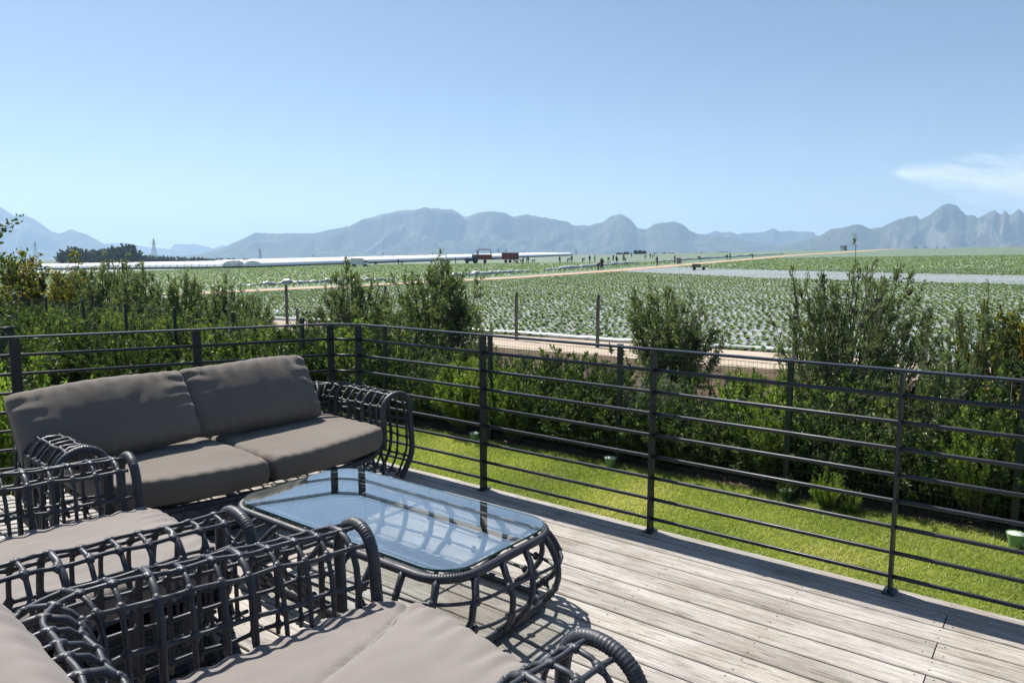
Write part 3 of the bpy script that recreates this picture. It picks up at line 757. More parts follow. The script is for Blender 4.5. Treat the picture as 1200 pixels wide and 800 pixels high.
# ------------------------------------------------------------ plants
def rot_frames(d):
    """two unit vectors perpendicular to each row of d"""
    a = rng.normal(size=d.shape); a -= d*np.sum(a*d, 1)[:, None]; a /= np.linalg.norm(a, axis=1)[:, None]
    return a, np.cross(d, a)
def leaves(pos, dirs, ln, wd, jit=.35):
    """rhombic leaves: two triangles folded along the rib, as quads"""
    n = len(pos); a, b = rot_frames(dirs)
    L = ln*(1+jit*rng.uniform(-1, 1, n))[:, None]; Wd = wd*(1+jit*rng.uniform(-1, 1, n))[:, None]
    p0 = pos; p2 = pos+dirs*L; mid = pos+dirs*L*.45; p1 = mid+a*Wd*.5+b*Wd*.12; p3 = mid-a*Wd*.5+b*Wd*.12
    V = np.stack([p0, p1, p2, p3], 1).reshape(-1, 3); F = np.arange(4*n).reshape(n, 4); return V, F
def norm(v): return v/np.maximum(np.linalg.norm(v, axis=1)[:, None], 1e-9)
def twigs_to_mesh(A, B, r0, r1):
    """triangular prisms from A to B"""
    d = norm(B-A); a, b = rot_frames(d); V = []
    for P, r in ((A, r0), (B, r1)):
        for k in range(3): an = k*2*PI/3; V.append(P+(a*math.cos(an)+b*math.sin(an))*np.asarray(r).reshape(-1, 1))
    V = np.stack(V, 1).reshape(-1, 3); n = len(A); base = np.arange(n)[:, None]*6
    F = np.concatenate([base+np.array([[k, (k+1) % 3, 3+(k+1) % 3, 3+k]]) for k in range(3)], 0); return V, F
def shrub_data(seed, H, Rr, nl, nt_, nleaf, ln, wd, spread=.9, upb=.8, low=.25, twl=.22, wob=.3, droop=0., skirt=False, rnd=True):
    global rng
    rng = np.random.default_rng(seed)
    ang = rng.uniform(0, 2*PI, nl); tilt = np.sqrt(rng.uniform(0, 1, nl))*spread
    ht = H*(1-.35*(tilt/spread)**2)*rng.uniform(.72, 1., nl)
    ends = np.stack([np.cos(ang)*tilt/spread*Rr, np.sin(ang)*tilt/spread*Rr, ht], 1)
    if rnd:
        dv = norm(rng.normal(size=(nl, 3))); dv[:, 2] = np.abs(dv[:, 2])*1.6-.55; dv = norm(dv); k_ = rng.uniform(.55, 1., nl)[:, None]**.6
        bump_ = (1+.22*np.sin(ang*2+dv[:, 2]*3))[:, None]
        ends = np.array([0, 0, .56*H])+dv*k_*bump_*np.array([Rr, Rr, .42*H]); sh_ = rng.uniform(0, 1, nl) > .94; ends[sh_, 2] *= 1.10
        ends[:, 2] = np.maximum(ends[:, 2], .10*H)
    base = np.stack([np.cos(ang)*.05*Rr, np.sin(ang)*.05*Rr, np.zeros(nl)], 1)
    # limb curve through 5 points
    K = 6; ts = np.linspace(0, 1, K); ctrl = base*.5+ends*.5; ctrl[:, 2] *= .75; ctrl[:, :2] *= 1.25; ctrl += rng.normal(size=(nl, 3))*wob*.12*H
    def limb(i, t): t = t[:, None]; return base[i]*(1-t)**2+ctrl[i]*2*t*(1-t)+ends[i]*t*t
    A = []; B = []; r0 = []; r1 = []
    for k in range(K-1):
        i = np.arange(nl); a = limb(i, np.full(nl, ts[k])); b = limb(i, np.full(nl, ts[k+1])); A.append(a); B.append(b)
        R0 = .013*H/1.6; r0.append(np.full(nl, R0*(1-ts[k])+.002)); r1.append(np.full(nl, R0*(1-ts[k+1])+.002))
    i = np.repeat(np.arange(nl), nt_); t = rng.uniform(low, 1, len(i))**(.8 if not skirt else 1.25); o = limb(i, t); t2 = np.minimum(1, t+.05); ld = norm(limb(i, t2)-limb(i, t-.02)+1e-6)
    rd = norm(rng.normal(size=ld.shape)); out = norm(o*np.array([1, 1, .25])+1e-6)
    d = norm(ld*.7+rd*.75+out*.55+np.array([0, 0, upb])); tl = twl*H*rng.uniform(.4, 1.25, len(i))*(1.15-.5*t)
    e = o+d*tl[:, None]
    A.append(o); B.append(e); r0.append(np.full(len(o), .0030*H/1.6+.001)); r1.append(np.full(len(o), .001))
    # leaves along twigs
    j = np.repeat(np.arange(len(o)), nleaf); s = rng.uniform(.12, 1.05, len(j)); p = o[j]+d[j]*(tl[j]*s)[:, None]
    p[:, 2] -= droop*(tl[j]*s)**2
    p += rng.normal(size=p.shape)*.012*H/1.6
    dl = norm(d[j]*.8+rng.normal(size=p.shape)*.62+np.array([0, 0, .15]))
    V, F = leaves(p, dl, ln, wd); tint = np.clip(rng.normal(.42, .22, len(F))+.15*rng.normal(size=nl)[i[j]], 0, 1)
    TV, TF = twigs_to_mesh(np.concatenate(A), np.concatenate(B), np.concatenate(r0), np.concatenate(r1))
    return V, F, tint, TV, TF
PROTO = {}
def proto(key, mt, **kw):
    V, F, tn, TV, TF = shrub_data(**kw)
    k_ = 1/np.percentile(V[:, 2], 99.7); V = V*k_; TV = TV*k_
    c = np_mesh('foliage', V, F, M[mt], None, tn); s = np_mesh('stem', TV, TF, M['bark'], None)
    PROTO[key] = (c.data, s.data); bpy.data.objects.remove(c); bpy.data.objects.remove(s)
proto('olive1', 'olive', seed=11, H=1, Rr=.44, nl=70, nt_=16, nleaf=20, ln=.038, wd=.010, upb=.2, twl=.13)
proto('olive2', 'olive', seed=12, H=1, Rr=.50, nl=64, nt_=16, nleaf=20, ln=.040, wd=.011, upb=.15, twl=.14, wob=.8)
proto('olive3', 'olive', seed=13, H=1, Rr=.40, nl=56, nt_=16, nleaf=20, ln=.038, wd=.010, upb=.3, twl=.14, wob=.7)
proto('autumn', 'autumn', seed=14, H=1, Rr=.48, nl=70, nt_=18, nleaf=15, ln=.030, wd=.020, upb=.4, twl=.13, low=.08)
proto('silver', 'silver', seed=15, H=1, Rr=.5, nl=60, nt_=16, nleaf=18, ln=.036, wd=.011, upb=.7, twl=.15, low=.1)
proto('big', 'olive', seed=16, H=1, Rr=.54, nl=115, nt_=16, nleaf=18, ln=.026, wd=.008, upb=.1, twl=.10, wob=.7, low=.25)
proto('dark1', 'dark', skirt=True, seed=17, H=1, Rr=.60, nl=110, nt_=16, nleaf=12, ln=.036, wd=.024, upb=.3, twl=.13, low=.05)
proto('dark2', 'dark', skirt=True, seed=18, H=1, Rr=.62, nl=110, nt_=16, nleaf=13, ln=.040, wd=.018, upb=.5, twl=.14, low=.05)
proto('dark3', 'dark', skirt=True, seed=19, H=1, Rr=.58, nl=100, nt_=16, nleaf=14, ln=.030, wd=.02, upb=.6, twl=.15, low=.02)
proto('lime1', 'lime', rnd=False, seed=20, H=1, Rr=.5, nl=54, nt_=14, nleaf=22, ln=.038, wd=.010, upb=1.6, twl=.24, low=.15)
proto('lime2', 'lime', seed=21, H=1, Rr=.55, nl=70, nt_=15, nleaf=16, ln=.036, wd=.018, upb=.8, twl=.16, low=.1)
def plant(name, key, x, y, h, wscale=1., rz=None, label=None, cat='shrub', group=None, lift=0., tall='stem'):
    e = empty(name, (x, y, GZ(x, y)-.02+lift), rz if rz is not None else random.uniform(0, 6.28), label, cat, group)
    f, s = PROTO[key]
    for nm, d in (('foliage', f), (tall, s)):
        o = bpy.data.objects.new(nm, d); COL.objects.link(o); o.parent = e; o.scale = (h*wscale, h*wscale, h)
    return e
def shrub_at(px_, topy, Y, key, wscale, label, name='shrub', cat='shrub', group=None, rz=None):
    x, _, z = atY(px_, topy, Y); h = z-GZ(x, Y)+.02
    h *= .86 if key in ('big', 'olive3') else .95
    return plant(name, key, x, Y, h*1.02, wscale, rz, label, cat, group)
# tall bushes standing behind the mesh fence
shrub_at(30, 294, 11.5, 'autumn', 1.55, 'broad bush with yellow and rust tinted leaves at the far left behind the railing', cat='bush')
shrub_at(84, 318, 12.2, 'autumn', .8, 'smaller rust tipped bush leaning against the broad yellow and rust bush')
shrub_at(130, 291, 12.5, 'olive3', .95, 'tall narrow olive green bush, first to the right of the rust tinted bushes')
shrub_at(166, 309, 12.2, 'olive1', .95, 'upright olive green bush just right of the tall narrow one, in the left garden')
shrub_at(208, 320, 12.0, 'olive2', .8, 'round dense olive green bush in the middle of the left garden row')
plant('silver_shrub', 'silver', -14.1, 8.15, 1.45, .75, 1., 'silver grey leaved shrub on the lawn side of the fence above the sofa back', 'shrub')
shrub_at(262, 324, 12.6, 'olive1', .95, 'loose grey green bush with upright twigs above the silver shrub')
shrub_at(296, 336, 12.6, 'olive3', .9, 'thin grey green bush ending the left garden row beside the sandy track')
shrub_at(408, 306, 12.6, 'olive1', 1.08, 'rounded olive green bush above the corner of the deck railing', rz=.4)
shrub_at(512, 303, 12.4, 'olive2', .88, 'sprawling olive green bush beside the braced timber fence post')
shrub_at(566, 388, 12.0, 'olive3', 1.0, 'low olive green bush at the foot of the sprawling bush')
shrub_at(792, 318, 12.6, 'olive3', .95, 'solitary olive green bush in front of the strawberry rows at the centre right', rz=2.1)
bigb = shrub_at(998, 284, 10.8, 'big', .66, 'largest bush, tall and twiggy with brown seed heads, rising above the railing at right', rz=1.2)
for o_ in [c for c in bigb.children if c.name.startswith('foliage')]:
    vv = o_.data.vertices; N_ = len(vv); sx_ = o_.scale; rs_ = random.Random(5); k = 0; M['seed'] = mat('brown_seed_head', (.13,.10,.085), .95)
    while k < 16:
        v = vv[rs_.randrange(N_)].co
        if v.z < .6: continue
        mb = MB(); mb.ball((v.x*sx_[0], v.y*sx_[1], v.z*sx_[2]), rs_.uniform(.03, .05), n=8, m=6); k += 1
        for q, w_ in enumerate(mb.v): mb.v[q] = tuple(a+rs_.uniform(-.008, .008) for a in w_)
        mb.build('seed_head', M['seed'], bigb, smooth=False)
shrub_at(1168, 336, 10.2, 'big', .55, 'twiggy bush near the right edge with a bare stake in front', rz=5.2)
shrub_at(1215, 345, 10.2, 'autumn', .8, 'yellow flecked bush cut off by the right edge of the photo', rz=2.2)
# hedge plants in a row along the mesh fence
hx = -27.5; k = 0
specs = ['dark1','dark2','silver','dark3','lime2','dark1','olive2','dark3','lime1','dark2','olive1','lime2','dark3','lime1','dark1','olive3','lime1','dark1','dark2','lime2','dark1','olive2','lime2','dark3']
names = {'dark1':'dark green small leaved hedge bush growing through the mesh fence','dark2':'dark green hedge bush with longer leaves growing through the mesh fence','dark3':'dense low dark hedge bush growing through the mesh fence','lime1':'lime green spiky hedge bush growing through the mesh fence','lime2':'lime green leafy hedge bush growing through the mesh fence','olive1':'fine leaved grey olive hedge bush growing through the mesh fence','olive2':'loose grey olive hedge bush growing through the mesh fence','olive3':'upright grey olive hedge bush growing through the mesh fence','silver':'silver leaved shrub growing through the mesh fence at left'}
while hx < 3.5:
    key = specs[k % len(specs)]; big = hx < -12
    h = random.uniform(1.45, 1.65) + (-.05 if big else 0)
    if -9.5 < hx < -1.5: h = random.uniform(1.0, 1.35)
    plant('hedge_bush', key, hx, 9.35+random.uniform(-.12, .3), h, random.uniform(.85, 1.0), None, names[key], 'hedge bush', names[key].split(' growing')[0]+' bushes' if key != 'silver' else 'silver shrubs in the hedge')
    hx += random.uniform(.78, .98); k += 1
hx = -27.2; k = 0
while hx < 3.6:      # low skirt of the hedge, down to the lawn edge
    kk = ['dark3', 'dark1', 'dark2'][k % 3]
    plant('hedge_skirt_plant', kk, hx, 9.0+random.uniform(-.08, .12), random.uniform(.62, .95), random.uniform(1.0, 1.25), None, 'knee high '+{'dark3':'dense dark', 'dark1':'small leaved', 'dark2':'long leaved'}[kk]+' plant filling the foot of the hedge at the lawn edge', 'plant', 'plants at the hedge foot '+kk[-1])
    hx += random.uniform(.55, .75); k += 1
# second, lower row behind with pale shoots, reaching toward the track
hx = -26.; k = 0
while hx < 3:
    key = ['dark3','lime1','dark2','olive2','lime2','dark1','lime1'][k % 7]
    lb = {'dark3':'low dark bush in the strip between fence and sandy track','dark2':'low long leaved dark bush in the strip between fence and sandy track','dark1':'low small leaved dark bush in the strip between fence and sandy track','olive2':'low grey olive bush in the strip between fence and sandy track','lime1':'low spiky lime bush in the strip between fence and sandy track','lime2':'low leafy lime bush in the strip between fence and sandy track'}[key]
    plant('low_bush', key, hx, random.uniform(10.6, 11.6), (random.uniform(.95, 1.2)+(.1 if hx < -13 else 0) if not -11 < hx < 1 else random.uniform(.6, .85)), random.uniform(.85, 1.1), None, lb, 'bush', lb.split(' in the')[0]+'es behind the fence')
    hx += random.uniform(1.0, 1.4); k += 1
hx = -26.; k = 0
while hx < 3:
    key = ['lime1','dark3','olive1','lime2','silver'][k % 5]
    lb = {'dark3':'knee high dark plant on the near verge of the sandy track','olive1':'knee high grey green plant on the near verge of the sandy track','lime1':'knee high spiky lime plant on the near verge of the sandy track','lime2':'knee high leafy lime plant on the near verge of the sandy track','silver':'knee high silver plant on the near verge of the sandy track'}[key]
    plant('verge_plant', key, hx, random.uniform(12.8, 14.6), random.uniform(.4, .6), random.uniform(.9, 1.3), None, lb, 'plant', lb.split(' on the')[0]+'s on the verge')
    hx += random.uniform(1.3, 2.0); k += 1
# small plants at the lawn edge in front of the fence
for px_, py_, key, h, lb in ((905, 530, 'lime1', .95, 'bright lime spiky plant against the dark hedge beside the fence post'), (985, 560, 'lime2', .45, 'small lime leafed plant low in the hedge, catching the sun'), (1155, 500, 'lime1', 1.2, 'tall lime spike plant against the hedge at right'), (1010, 610, 'lime2', .28, 'tiny green plant at the lawn edge below the hedge at right'), (610, 470, 'lime2', 1.1, 'bright yellow green bush catching sun just right of the sofa'), (552, 440, 'lime2', 1.3, 'sunlit yellow green bush behind the first railing bay'), (940, 590, 'dark3', .3, 'small dark leafy plant beside the green lawn pot')):
    x, _, z = atY(px_, py_, 8.9); plant('border_plant', key, x, 8.75 if h > .5 else 8.3, h, .7, None, lb, 'plant')
plant('garden_shrub', 'lime2', -8.7, 2.95, 1.85, .62, None, 'yellow green rounded shrub just outside the deck railing at far left', 'shrub')
plant('garden_shrub', 'lime2', -9.6, 2.5, 1.9, .6, 1., 'leafy yellow green shrub behind the rounded one at the far left edge', 'shrub')
# dark garden hedge closing off the lawn at far left
for i in range(11):
    x = -11.8-1.05*i; y = 7.25+random.uniform(-.25, .3)-.02*i
    if i in (2, 3): continue
    plant('lawn_bush', ['dark1', 'dark2', 'dark3'][i % 3], x, y, random.uniform(1.25, 1.6), random.uniform(.9, 1.05), None, ['dark small leaved', 'dark long leaved', 'dense dark'][i % 3]+' bush on the lawn side of the fence behind the sofa', 'bush', 'dark bushes behind the sofa '+str(i % 3+1))

# near tree whose branch tip enters at the upper left
V, F, tn, TV, TF = shrub_data(seed=41, H=5.2, Rr=2.6, nl=34, nt_=16, nleaf=16, ln=.10, wd=.055, upb=.3, twl=.16, low=.45)
k_ = 3.75/np.percentile(V[:, 2], 99.7); V = V*k_; TV = TV*k_; tx, ty, _ = atD(-105, 11.5)
tree = empty('tree', (tx, ty, GZ(tx, ty)-.05), 0, 'leafy tree just outside the left edge with a dark branch tip reaching in', 'tree')
np_mesh('crown', V, F, M['dark'], tree, tn); tr_o = np_mesh('trunk', TV, TF, M['bark'], tree)

# lawn blades
def blades(n, x0, x1, y0, y1, h, w_, zf, mt, name):
    x = rng.uniform(x0, x1, n); y = rng.uniform(y0, y1, n)
    keep = (y > 3.85) | (x < -4.7+(y-3.6)*.47-.1); x, y = x[keep], y[keep]; n = len(x)
    z = -1.3+.01242*x+.01714*y; hh = h*rng.uniform(.5, 1.3, n); a = rng.uniform(0, 2*PI, n)
    b = np.stack([x, y, z], 1); sd = np.stack([np.cos(a)*w_, np.sin(a)*w_, 0*a], 1); tip = b+np.stack([rng.normal(0, .6, n)*hh, rng.normal(0, .6, n)*hh, hh], 1)
    V = np.stack([b-sd, b+sd, tip], 1).reshape(-1, 3); F = np.arange(3*n).reshape(n, 3)
    patch = np.array([mnoise.noise(Vector((xx*.9, yy*.9, 0))) for xx, yy in zip(x, y)])
    o = np_mesh(name, V, F, M[mt], None, np.clip(rng.normal(.45, .2, n)+patch*.75, 0, 1)); return tag(o, kind='stuff', label='short mown lawn grass', cat='grass')
rng = np.random.default_rng(3)
blades(330000, -13, 3.5, 3.9, 8.5, .035, .0045, None, 'grassb', 'lawn_grass')

# crop plants: rosettes on the film beds
def rosettes(name, xy, size, nleaf, mt, lift=.0):
    n = len(xy); z = -1.3+.01242*xy[:, 0]+.01714*xy[:, 1]+lift
    c = np.repeat(np.stack([xy[:, 0], xy[:, 1], z], 1), nleaf, 0); m_ = len(c)
    a = rng.uniform(0, 2*PI, m_); el_ = rng.uniform(.2, 1.0, m_); d = np.stack([np.cos(a)*np.cos(el_), np.sin(a)*np.cos(el_), np.sin(el_)], 1)
    sz = np.repeat(size*rng.uniform(.6, 1.25, n), nleaf)
    L = sz[:, None]; sd = np.stack([-np.sin(a), np.cos(a), 0*a], 1)
    p0 = c; mid = c+d*L*.6; p2 = c+d*L+np.array([0, 0, -.25])*L*.4; p1 = mid+sd*L*.36; p3 = mid-sd*L*.36
    V = np.stack([p0, p1, p2, p3], 1).reshape(-1, 3); F = np.arange(4*m_).reshape(m_, 4)
    tn = np.clip(rng.normal(.5, .22, m_)+np.repeat(rng.normal(0, .12, n), nleaf), 0, 1)
    return tag(np_mesh(name, V, F, M[mt], None, tn), kind='stuff', label='rows of low green crop plants on pale film', cat='crop')
def inview(x, y, pad=60):
    a = x*RT[0]+y*RT[1]; b = x*FW[0]+y*FW[1]; px_ = 600+858*a/b; return (b > 0) & (px_ > -pad) & (px_ < 1200+pad)
def rows_xy(y0, y1, dx, xl, xr, per=2):
    out = []
    k0 = int(y0/1.25)+1
    for k in range(k0, int(y1/1.25)+1):
        for q in range(per):
            yb = k*1.25 - (1.25-.925*(q+.5)/per) + .0
            x = np.arange(xl, xr, dx)+(dx/2 if q else 0)+.1*np.sin(k); x = x+rng.normal(0, .02, len(x)); y = yb+rng.normal(0, .02, len(x))
            # follow the same wander as the film beds loosely
            keep = rng.uniform(0, 1, len(x)) > .03+.08*(np.sin(x*.09+k*.6) > .8); out.append(np.stack([x[keep], y[keep]], 1))
    o = np.concatenate(out); return o[inview(o[:, 0], o[:, 1])]
def xroad(y): return np.interp(y, [20, 30, 46, 63, 92, 133, 234], [-50.5, -55, -51.5, -47.6, -48.5, -54, -68])
def instrip(x, y):  # bare strip
    ylo = np.interp(x, [-51.5, -22, -3, 30], [89, 67.5, 60, 50]); yhi = np.interp(x, [-52, -18, 2, 40], [108, 84, 74, 60]); return (y > ylo) & (y < yhi)
rng = np.random.default_rng(5)
a = rows_xy(20.6, 42, .30, -60, 30, 2); a = a[a[:, 0] > xroad(a[:, 1])]
rosettes('crop_plants', a, .175, 13, 'crop')
b = rows_xy(42, 96, .32, -62, 60, 2); b = b[(b[:, 0] > xroad(b[:, 1])+.6) & ~instrip(b[:, 0], b[:, 1])]
rosettes('crop_plants', b, .185, 10, 'crop')
c_ = rows_xy(96, 190, .62, -70, 80, 2); c_ = c_[(c_[:, 0] > xroad(c_[:, 1])+.8) & ~instrip(c_[:, 0], c_[:, 1])]
rosettes('crop_plants', c_, .32, 3, 'crop', .04)
d_ = rows_xy(21, 150, .75, -190, -48, 2); d_ = d_[d_[:, 0] < xroad(d_[:, 1])-6-d_[:, 1]*.03]
rosettes('crop_plants', d_, .36, 3, 'crop')
print('plants', len(a), len(b), len(c_), len(d_))

# film edge along the track
mb = MB(); n = 150
for yy, hh, ww in ((20.25, .07, .28),):
    pts = []
    for i in range(n+1):
        x = -52+70*i/n; pts.append((x, yy+.12*math.sin(x*.7)+.05*random.uniform(-1, 1), GZ(x, yy)+.03))
    mb.tube(pts, [.09+.04*random.random() for _ in pts], 6)
tag(mb.build('film_edge', M['filmheap']), 'pale rolled film edge running along the near side of the crop field', 'film edge')

# ------------------------------------------------------------ mesh garden fence
FY = 8.6
fx = [-26.4, -24.0, -21.5, -19.0, -16.56, -14.14, -11.73, -9.41, -7.05, -4.78, -2.53, -.30, 1.95, 4.2]
fence = empty('mesh_fence', (fx[0], FY, GZ(fx[0], FY)), 0, 'dark green welded mesh fence with square posts running through the hedge', 'fence')
for x in fx:
    mb = MB(); g = GZ(x, FY); mb.box(x-fx[0]-.03, x-fx[0]+.03, -.03, .03, g-.1-GZ(fx[0], FY), .40-GZ(fx[0], FY)); mb.box(x-fx[0]-.034, x-fx[0]+.034, -.034, .034, .40-GZ(fx[0], FY), .415-GZ(fx[0], FY))
    mb.build('post', M['mesh'], fence, smooth=False)
z0 = GZ(fx[0], FY)
for i in range(len(fx)-1):
    mb = MB(); xa, xb = fx[i]-fx[0]+.035, fx[i+1]-fx[0]-.035; nv = int((xb-xa)/.05); g = GZ(fx[i], FY)-z0
    vv = []; 
    for k in range(nv+1):
        x = xa+(xb-xa)*k/nv; r = .0015; b0 = len(mb.v); mb.add([(x-r, -r, g+.05), (x+r, -r, g+.05), (x, r, g+.05), (x-r, -r, .34-z0), (x+r, -r, .34-z0), (x, r, .34-z0)], [(0,1,4,3),(1,2,5,4),(2,0,3,5)])
    for z in list(np.arange(g+.08, .33-z0, .2))+[.33-z0]:
        r = .003; mb.add([(xa, -r, z-r), (xa, -r, z+r), (xa, r, z), (xb, -r, z-r), (xb, -r, z+r), (xb, r, z)], [(0,1,4,3),(1,2,5,4),(2,0,3,5)])
    mb.build('mesh_panel', M['wire'], fence, smooth=False)

# timber posts beside the track
def timber_post(px_, base_y, top_y, lb, r=.06, brace=False, lean=0.):
    x, y = gp(px_, base_y); z = GZ(x, y); ftop = atY(px_, top_y, y)[2]; h = ftop-z
    mb = MB(); n = 9; mb.tube([(lean*i/n+.004*random.uniform(-1, 1), .004*random.uniform(-1, 1), -.15+(h+.15)*i/n) for i in range(n+1)], [r*(1.03-.06*i/n) for i in range(n+1)], 10)
    o = mb.build('timber_post', M['timber'], None, loc=(x, y, z)); 
    if brace:
        e = empty('timber_post', (x, y, z)); o.parent = e; o.location = (0, 0, 0); o.name = 'upright'
        b = MB(); b.tube([(.06, 0, h*.62), (1.1, -.05, .0)], .045, 8); b.build('brace', M['timber'], e); o = e
    return tag(o, lb, 'post', 'timber fence posts beside the sandy track')
timber_post(337, 384, 333, 'slim weathered timber post left of the rounded olive bush')
timber_post(349, 384, 361, 'short stub post right beside a slim taller timber post')
timber_post(452, 384, 335, 'timber fence post with a diagonal brace', brace=True)
timber_post(605, 398, 342, 'weathered timber post right of the sprawling bush, second right of the braced one')
timber_post(700, 407, 345, 'weathered timber post standing alone left of the solitary bush')
timber_post(930, 428, 379, 'timber post just left of the largest bush', r=.065)
timber_post(1081, 434, 360, 'thick weathered timber post right of the largest bush', r=.085)
x, y = gp(1170, 440); mb = MB(); mb.tube([(0, 0, 0), (-.02, 0, .7), (-.06, 0, 1.35)], .03, 7); tag(mb.build('stake', M['bark'], None, loc=(x*.62, y*.62, GZ(x*.62, y*.62)+.2)), 'thin dark stake sticking up through the bush near the right edge', 'stake')

# dark cabinet at far left
mb = MB(); x, _, z = atY(2, 383, 4.6); zt = z; g = GZ(x, 4.6)
mb.box(-.16, .13, -.12, .12, 0, zt-g-.04); e = empty('garden_cabinet', (x, 4.6, g), R(20), 'dark green metal cabinet pillar at the left edge beyond the railing', 'cabinet')
mb.build('body', M['mesh'], e, smooth=False); mb = MB(); mb.box(-.18, .15, -.14, .14, zt-g-.04, zt-g); mb.build('lid', M['rail'], e, smooth=False)

# lawn pots
M['pot'] = mat('green_plastic', (.17,.32,.13), .35, .5); NT(M['pot']).b.inputs['Transmission Weight'].default_value = .0
M['potlid'] = mat('pale_grey_green_lid', (.55,.6,.54), .4)
M['potdark'] = mat('dark_green_plastic', (.02,.09,.03), .4)
for (px_, py_, sc2, dk_, lb) in ((556, 517, 1., 0, 'small pale green pot light on the sunny lawn nearest the sofa'), (715, 547, 1., 0, 'pale topped green pot at the hedge foot beside the fence post in mid lawn'), (921, 586, 1., 0, 'green tapered pot at the hedge foot right of the middle railing post'), (1190, 641, 1.05, 0, 'bright green tapered pot at the right edge of the lawn'), (90, 431, 1.2, 1, 'dark green tapered pot on the shaded lawn at far left')):
    x, y = gp(px_, py_); e = empty('garden_pot', (x, y, GZ(x, y)), random.random(), lb, 'pot', 'green pots along the lawn edge')
    mb = MB(); prof_ = [(.0, .0), (.045, .0), (.05, .01), (.062, .06), (.078, .12), (.082, .135), (.076, .135), (.07, .12)]
    N_ = 20; vs = [(r*sc2*math.cos(2*PI*q/N_), r*sc2*math.sin(2*PI*q/N_), z*sc2) for r, z in prof_[1:] for q in range(N_)]
    fs = [(i*N_+q, i*N_+(q+1) % N_, (i+1)*N_+(q+1) % N_, (i+1)*N_+q) for i in range(len(prof_)-2) for q in range(N_)]+[tuple(range(N_-1, -1, -1))]
    mb.add(vs, fs); mb.build('body', M['potdark' if dk_ else 'pot'], e)
    mb = MB(); mb.tube([(0, 0, .118*sc2), (0, 0, .128*sc2)], .071*sc2, 20); mb.build('top_disc', M['potdark' if dk_ else 'potlid'], e)

# ------------------------------------------------------------ polythene tunnels
def tunnel(p0, p1, wd, h, lb, nx_=60):
    a, b = Vector(p0), Vector(p1); d = (b-a); L = d.length; d.normalize(); nrm = Vector((-d.y, d.x))
    e = empty('polytunnel', (a.x, a.y, GZ(a.x, a.y)), 0, lb, 'polytunnel', 'long white polytunnels across the far field')
    mb = MB(); vs = []; K = 9; z00 = GZ(a.x, a.y)
    for i in range(nx_+1):
        for k in range(K+1):
            t = PI*k/K; o = -wd/2*math.cos(t); p = d*(L*i/nx_)+nrm*o; zz = (h-.55)*math.sin(t)**.8+.55
            sagv = .07*math.sin(i*3.1)*math.sin(t); vs.append((p.x, p.y, GZ(a.x+p.x, a.y+p.y)-z00+zz+sagv))
    fs = [(i*(K+1)+k, (i+1)*(K+1)+k, (i+1)*(K+1)+k+1, i*(K+1)+k+1) for i in range(nx_) for k in range(K)]
    mb.add(vs, fs); mb.add(vs[:K+1], [tuple(range(K+1))]); mb.add(vs[-(K+1):], [tuple(range(K, -1, -1))]); mb.build('cover', M['poly'], e)
    mb = MB()
    for s in (-1, 1):
        p, q = nrm*(s*wd/2), d*L+nrm*(s*wd/2); mb.add([(p.x, p.y, GZ(a.x+p.x, a.y+p.y)-z00), (q.x, q.y, GZ(a.x+q.x, a.y+q.y)-z00), (q.x, q.y, GZ(a.x+q.x, a.y+q.y)-z00+.6), (p.x, p.y, GZ(a.x+p.x, a.y+p.y)-z00+.6)], [(0,1,2,3)])
    mb.build('skirt', M['polyshade'], e, smooth=False)  # dark strip below the white cover, coloured as the shade inside the tunnel
    mb = MB()
    for i in range(0, nx_+1, 2):
        mb.tube([(d.x*L*i/nx_+nrm.x*-wd/2*1.01*math.cos(PI*k/8), d.y*L*i/nx_+nrm.y*-wd/2*1.01*math.cos(PI*k/8), GZ(a.x+d.x*L*i/nx_, a.y+d.y*L*i/nx_)-z00+(h-.5)*math.sin(PI*k/8)**.8+.55) for k in range(9)], .03, 4)
    mb.build('hoop_frame', M['wire'], e)
tunnel((-184, 119), (-262, 400), 6, 2.0, 'nearest long white polytunnel running from the field centre to the right')
tunnel((-191, 118), (-270, 398), 6, 2.3, 'white polytunnel directly behind the nearest one')
tunnel((-198, 117), (-278, 396), 6, 2.5, 'white polytunnel third from the front, behind two others')
tunnel((-300, 108), (-190, 116), 6, 2.2, 'white polytunnel at left, seen between the garden bushes')
# crumpled film heaps along the road
def heap(p0, p1, w_, h, lb):
    a, b = Vector(p0), Vector(p1); n = 70; mb = MB(); L = (b-a).length; pts = []; rr = []
    for i in range(n+1):
        p = a.lerp(b, i/n); k = max(.25, .75+.8*mnoise.noise(Vector((i*.23, p0[0], 0)))); rr.append(h*k*min(1, 4*i/n+.2, 4*(n-i)/n+.2)); pts.append((p.x+.3*mnoise.noise(Vector((i*.3, 5, 0))), p.y, GZ(p.x, p.y)+h*.2))
    mb.tube(pts, rr, 9)
    for i, v in enumerate(mb.v): mb.v[i] = (v[0]+.12*random.uniform(-1, 1), v[1]+.12*random.uniform(-1, 1), v[2]+.1*random.uniform(-1, 1))
    return tag(mb.build('film_heap', M['filmheap']), lb, 'film heap', 'heaps of crumpled film along the clay road')
heap((-66, 41), (-61, 58), .8, .42, 'crumpled film heap along the left stretch of the clay road')
heap((-60, 62), (-60.5, 84), .8, .55, 'crumpled film heap beside the middle stretch of the clay road')
heap((-62, 88), (-73, 140), .8, .65, 'long crumpled film heap on the far side of the clay road')
heap((-76, 150), (-93, 300), .8, .6, 'crumpled film heap along the most distant stretch of the clay road')

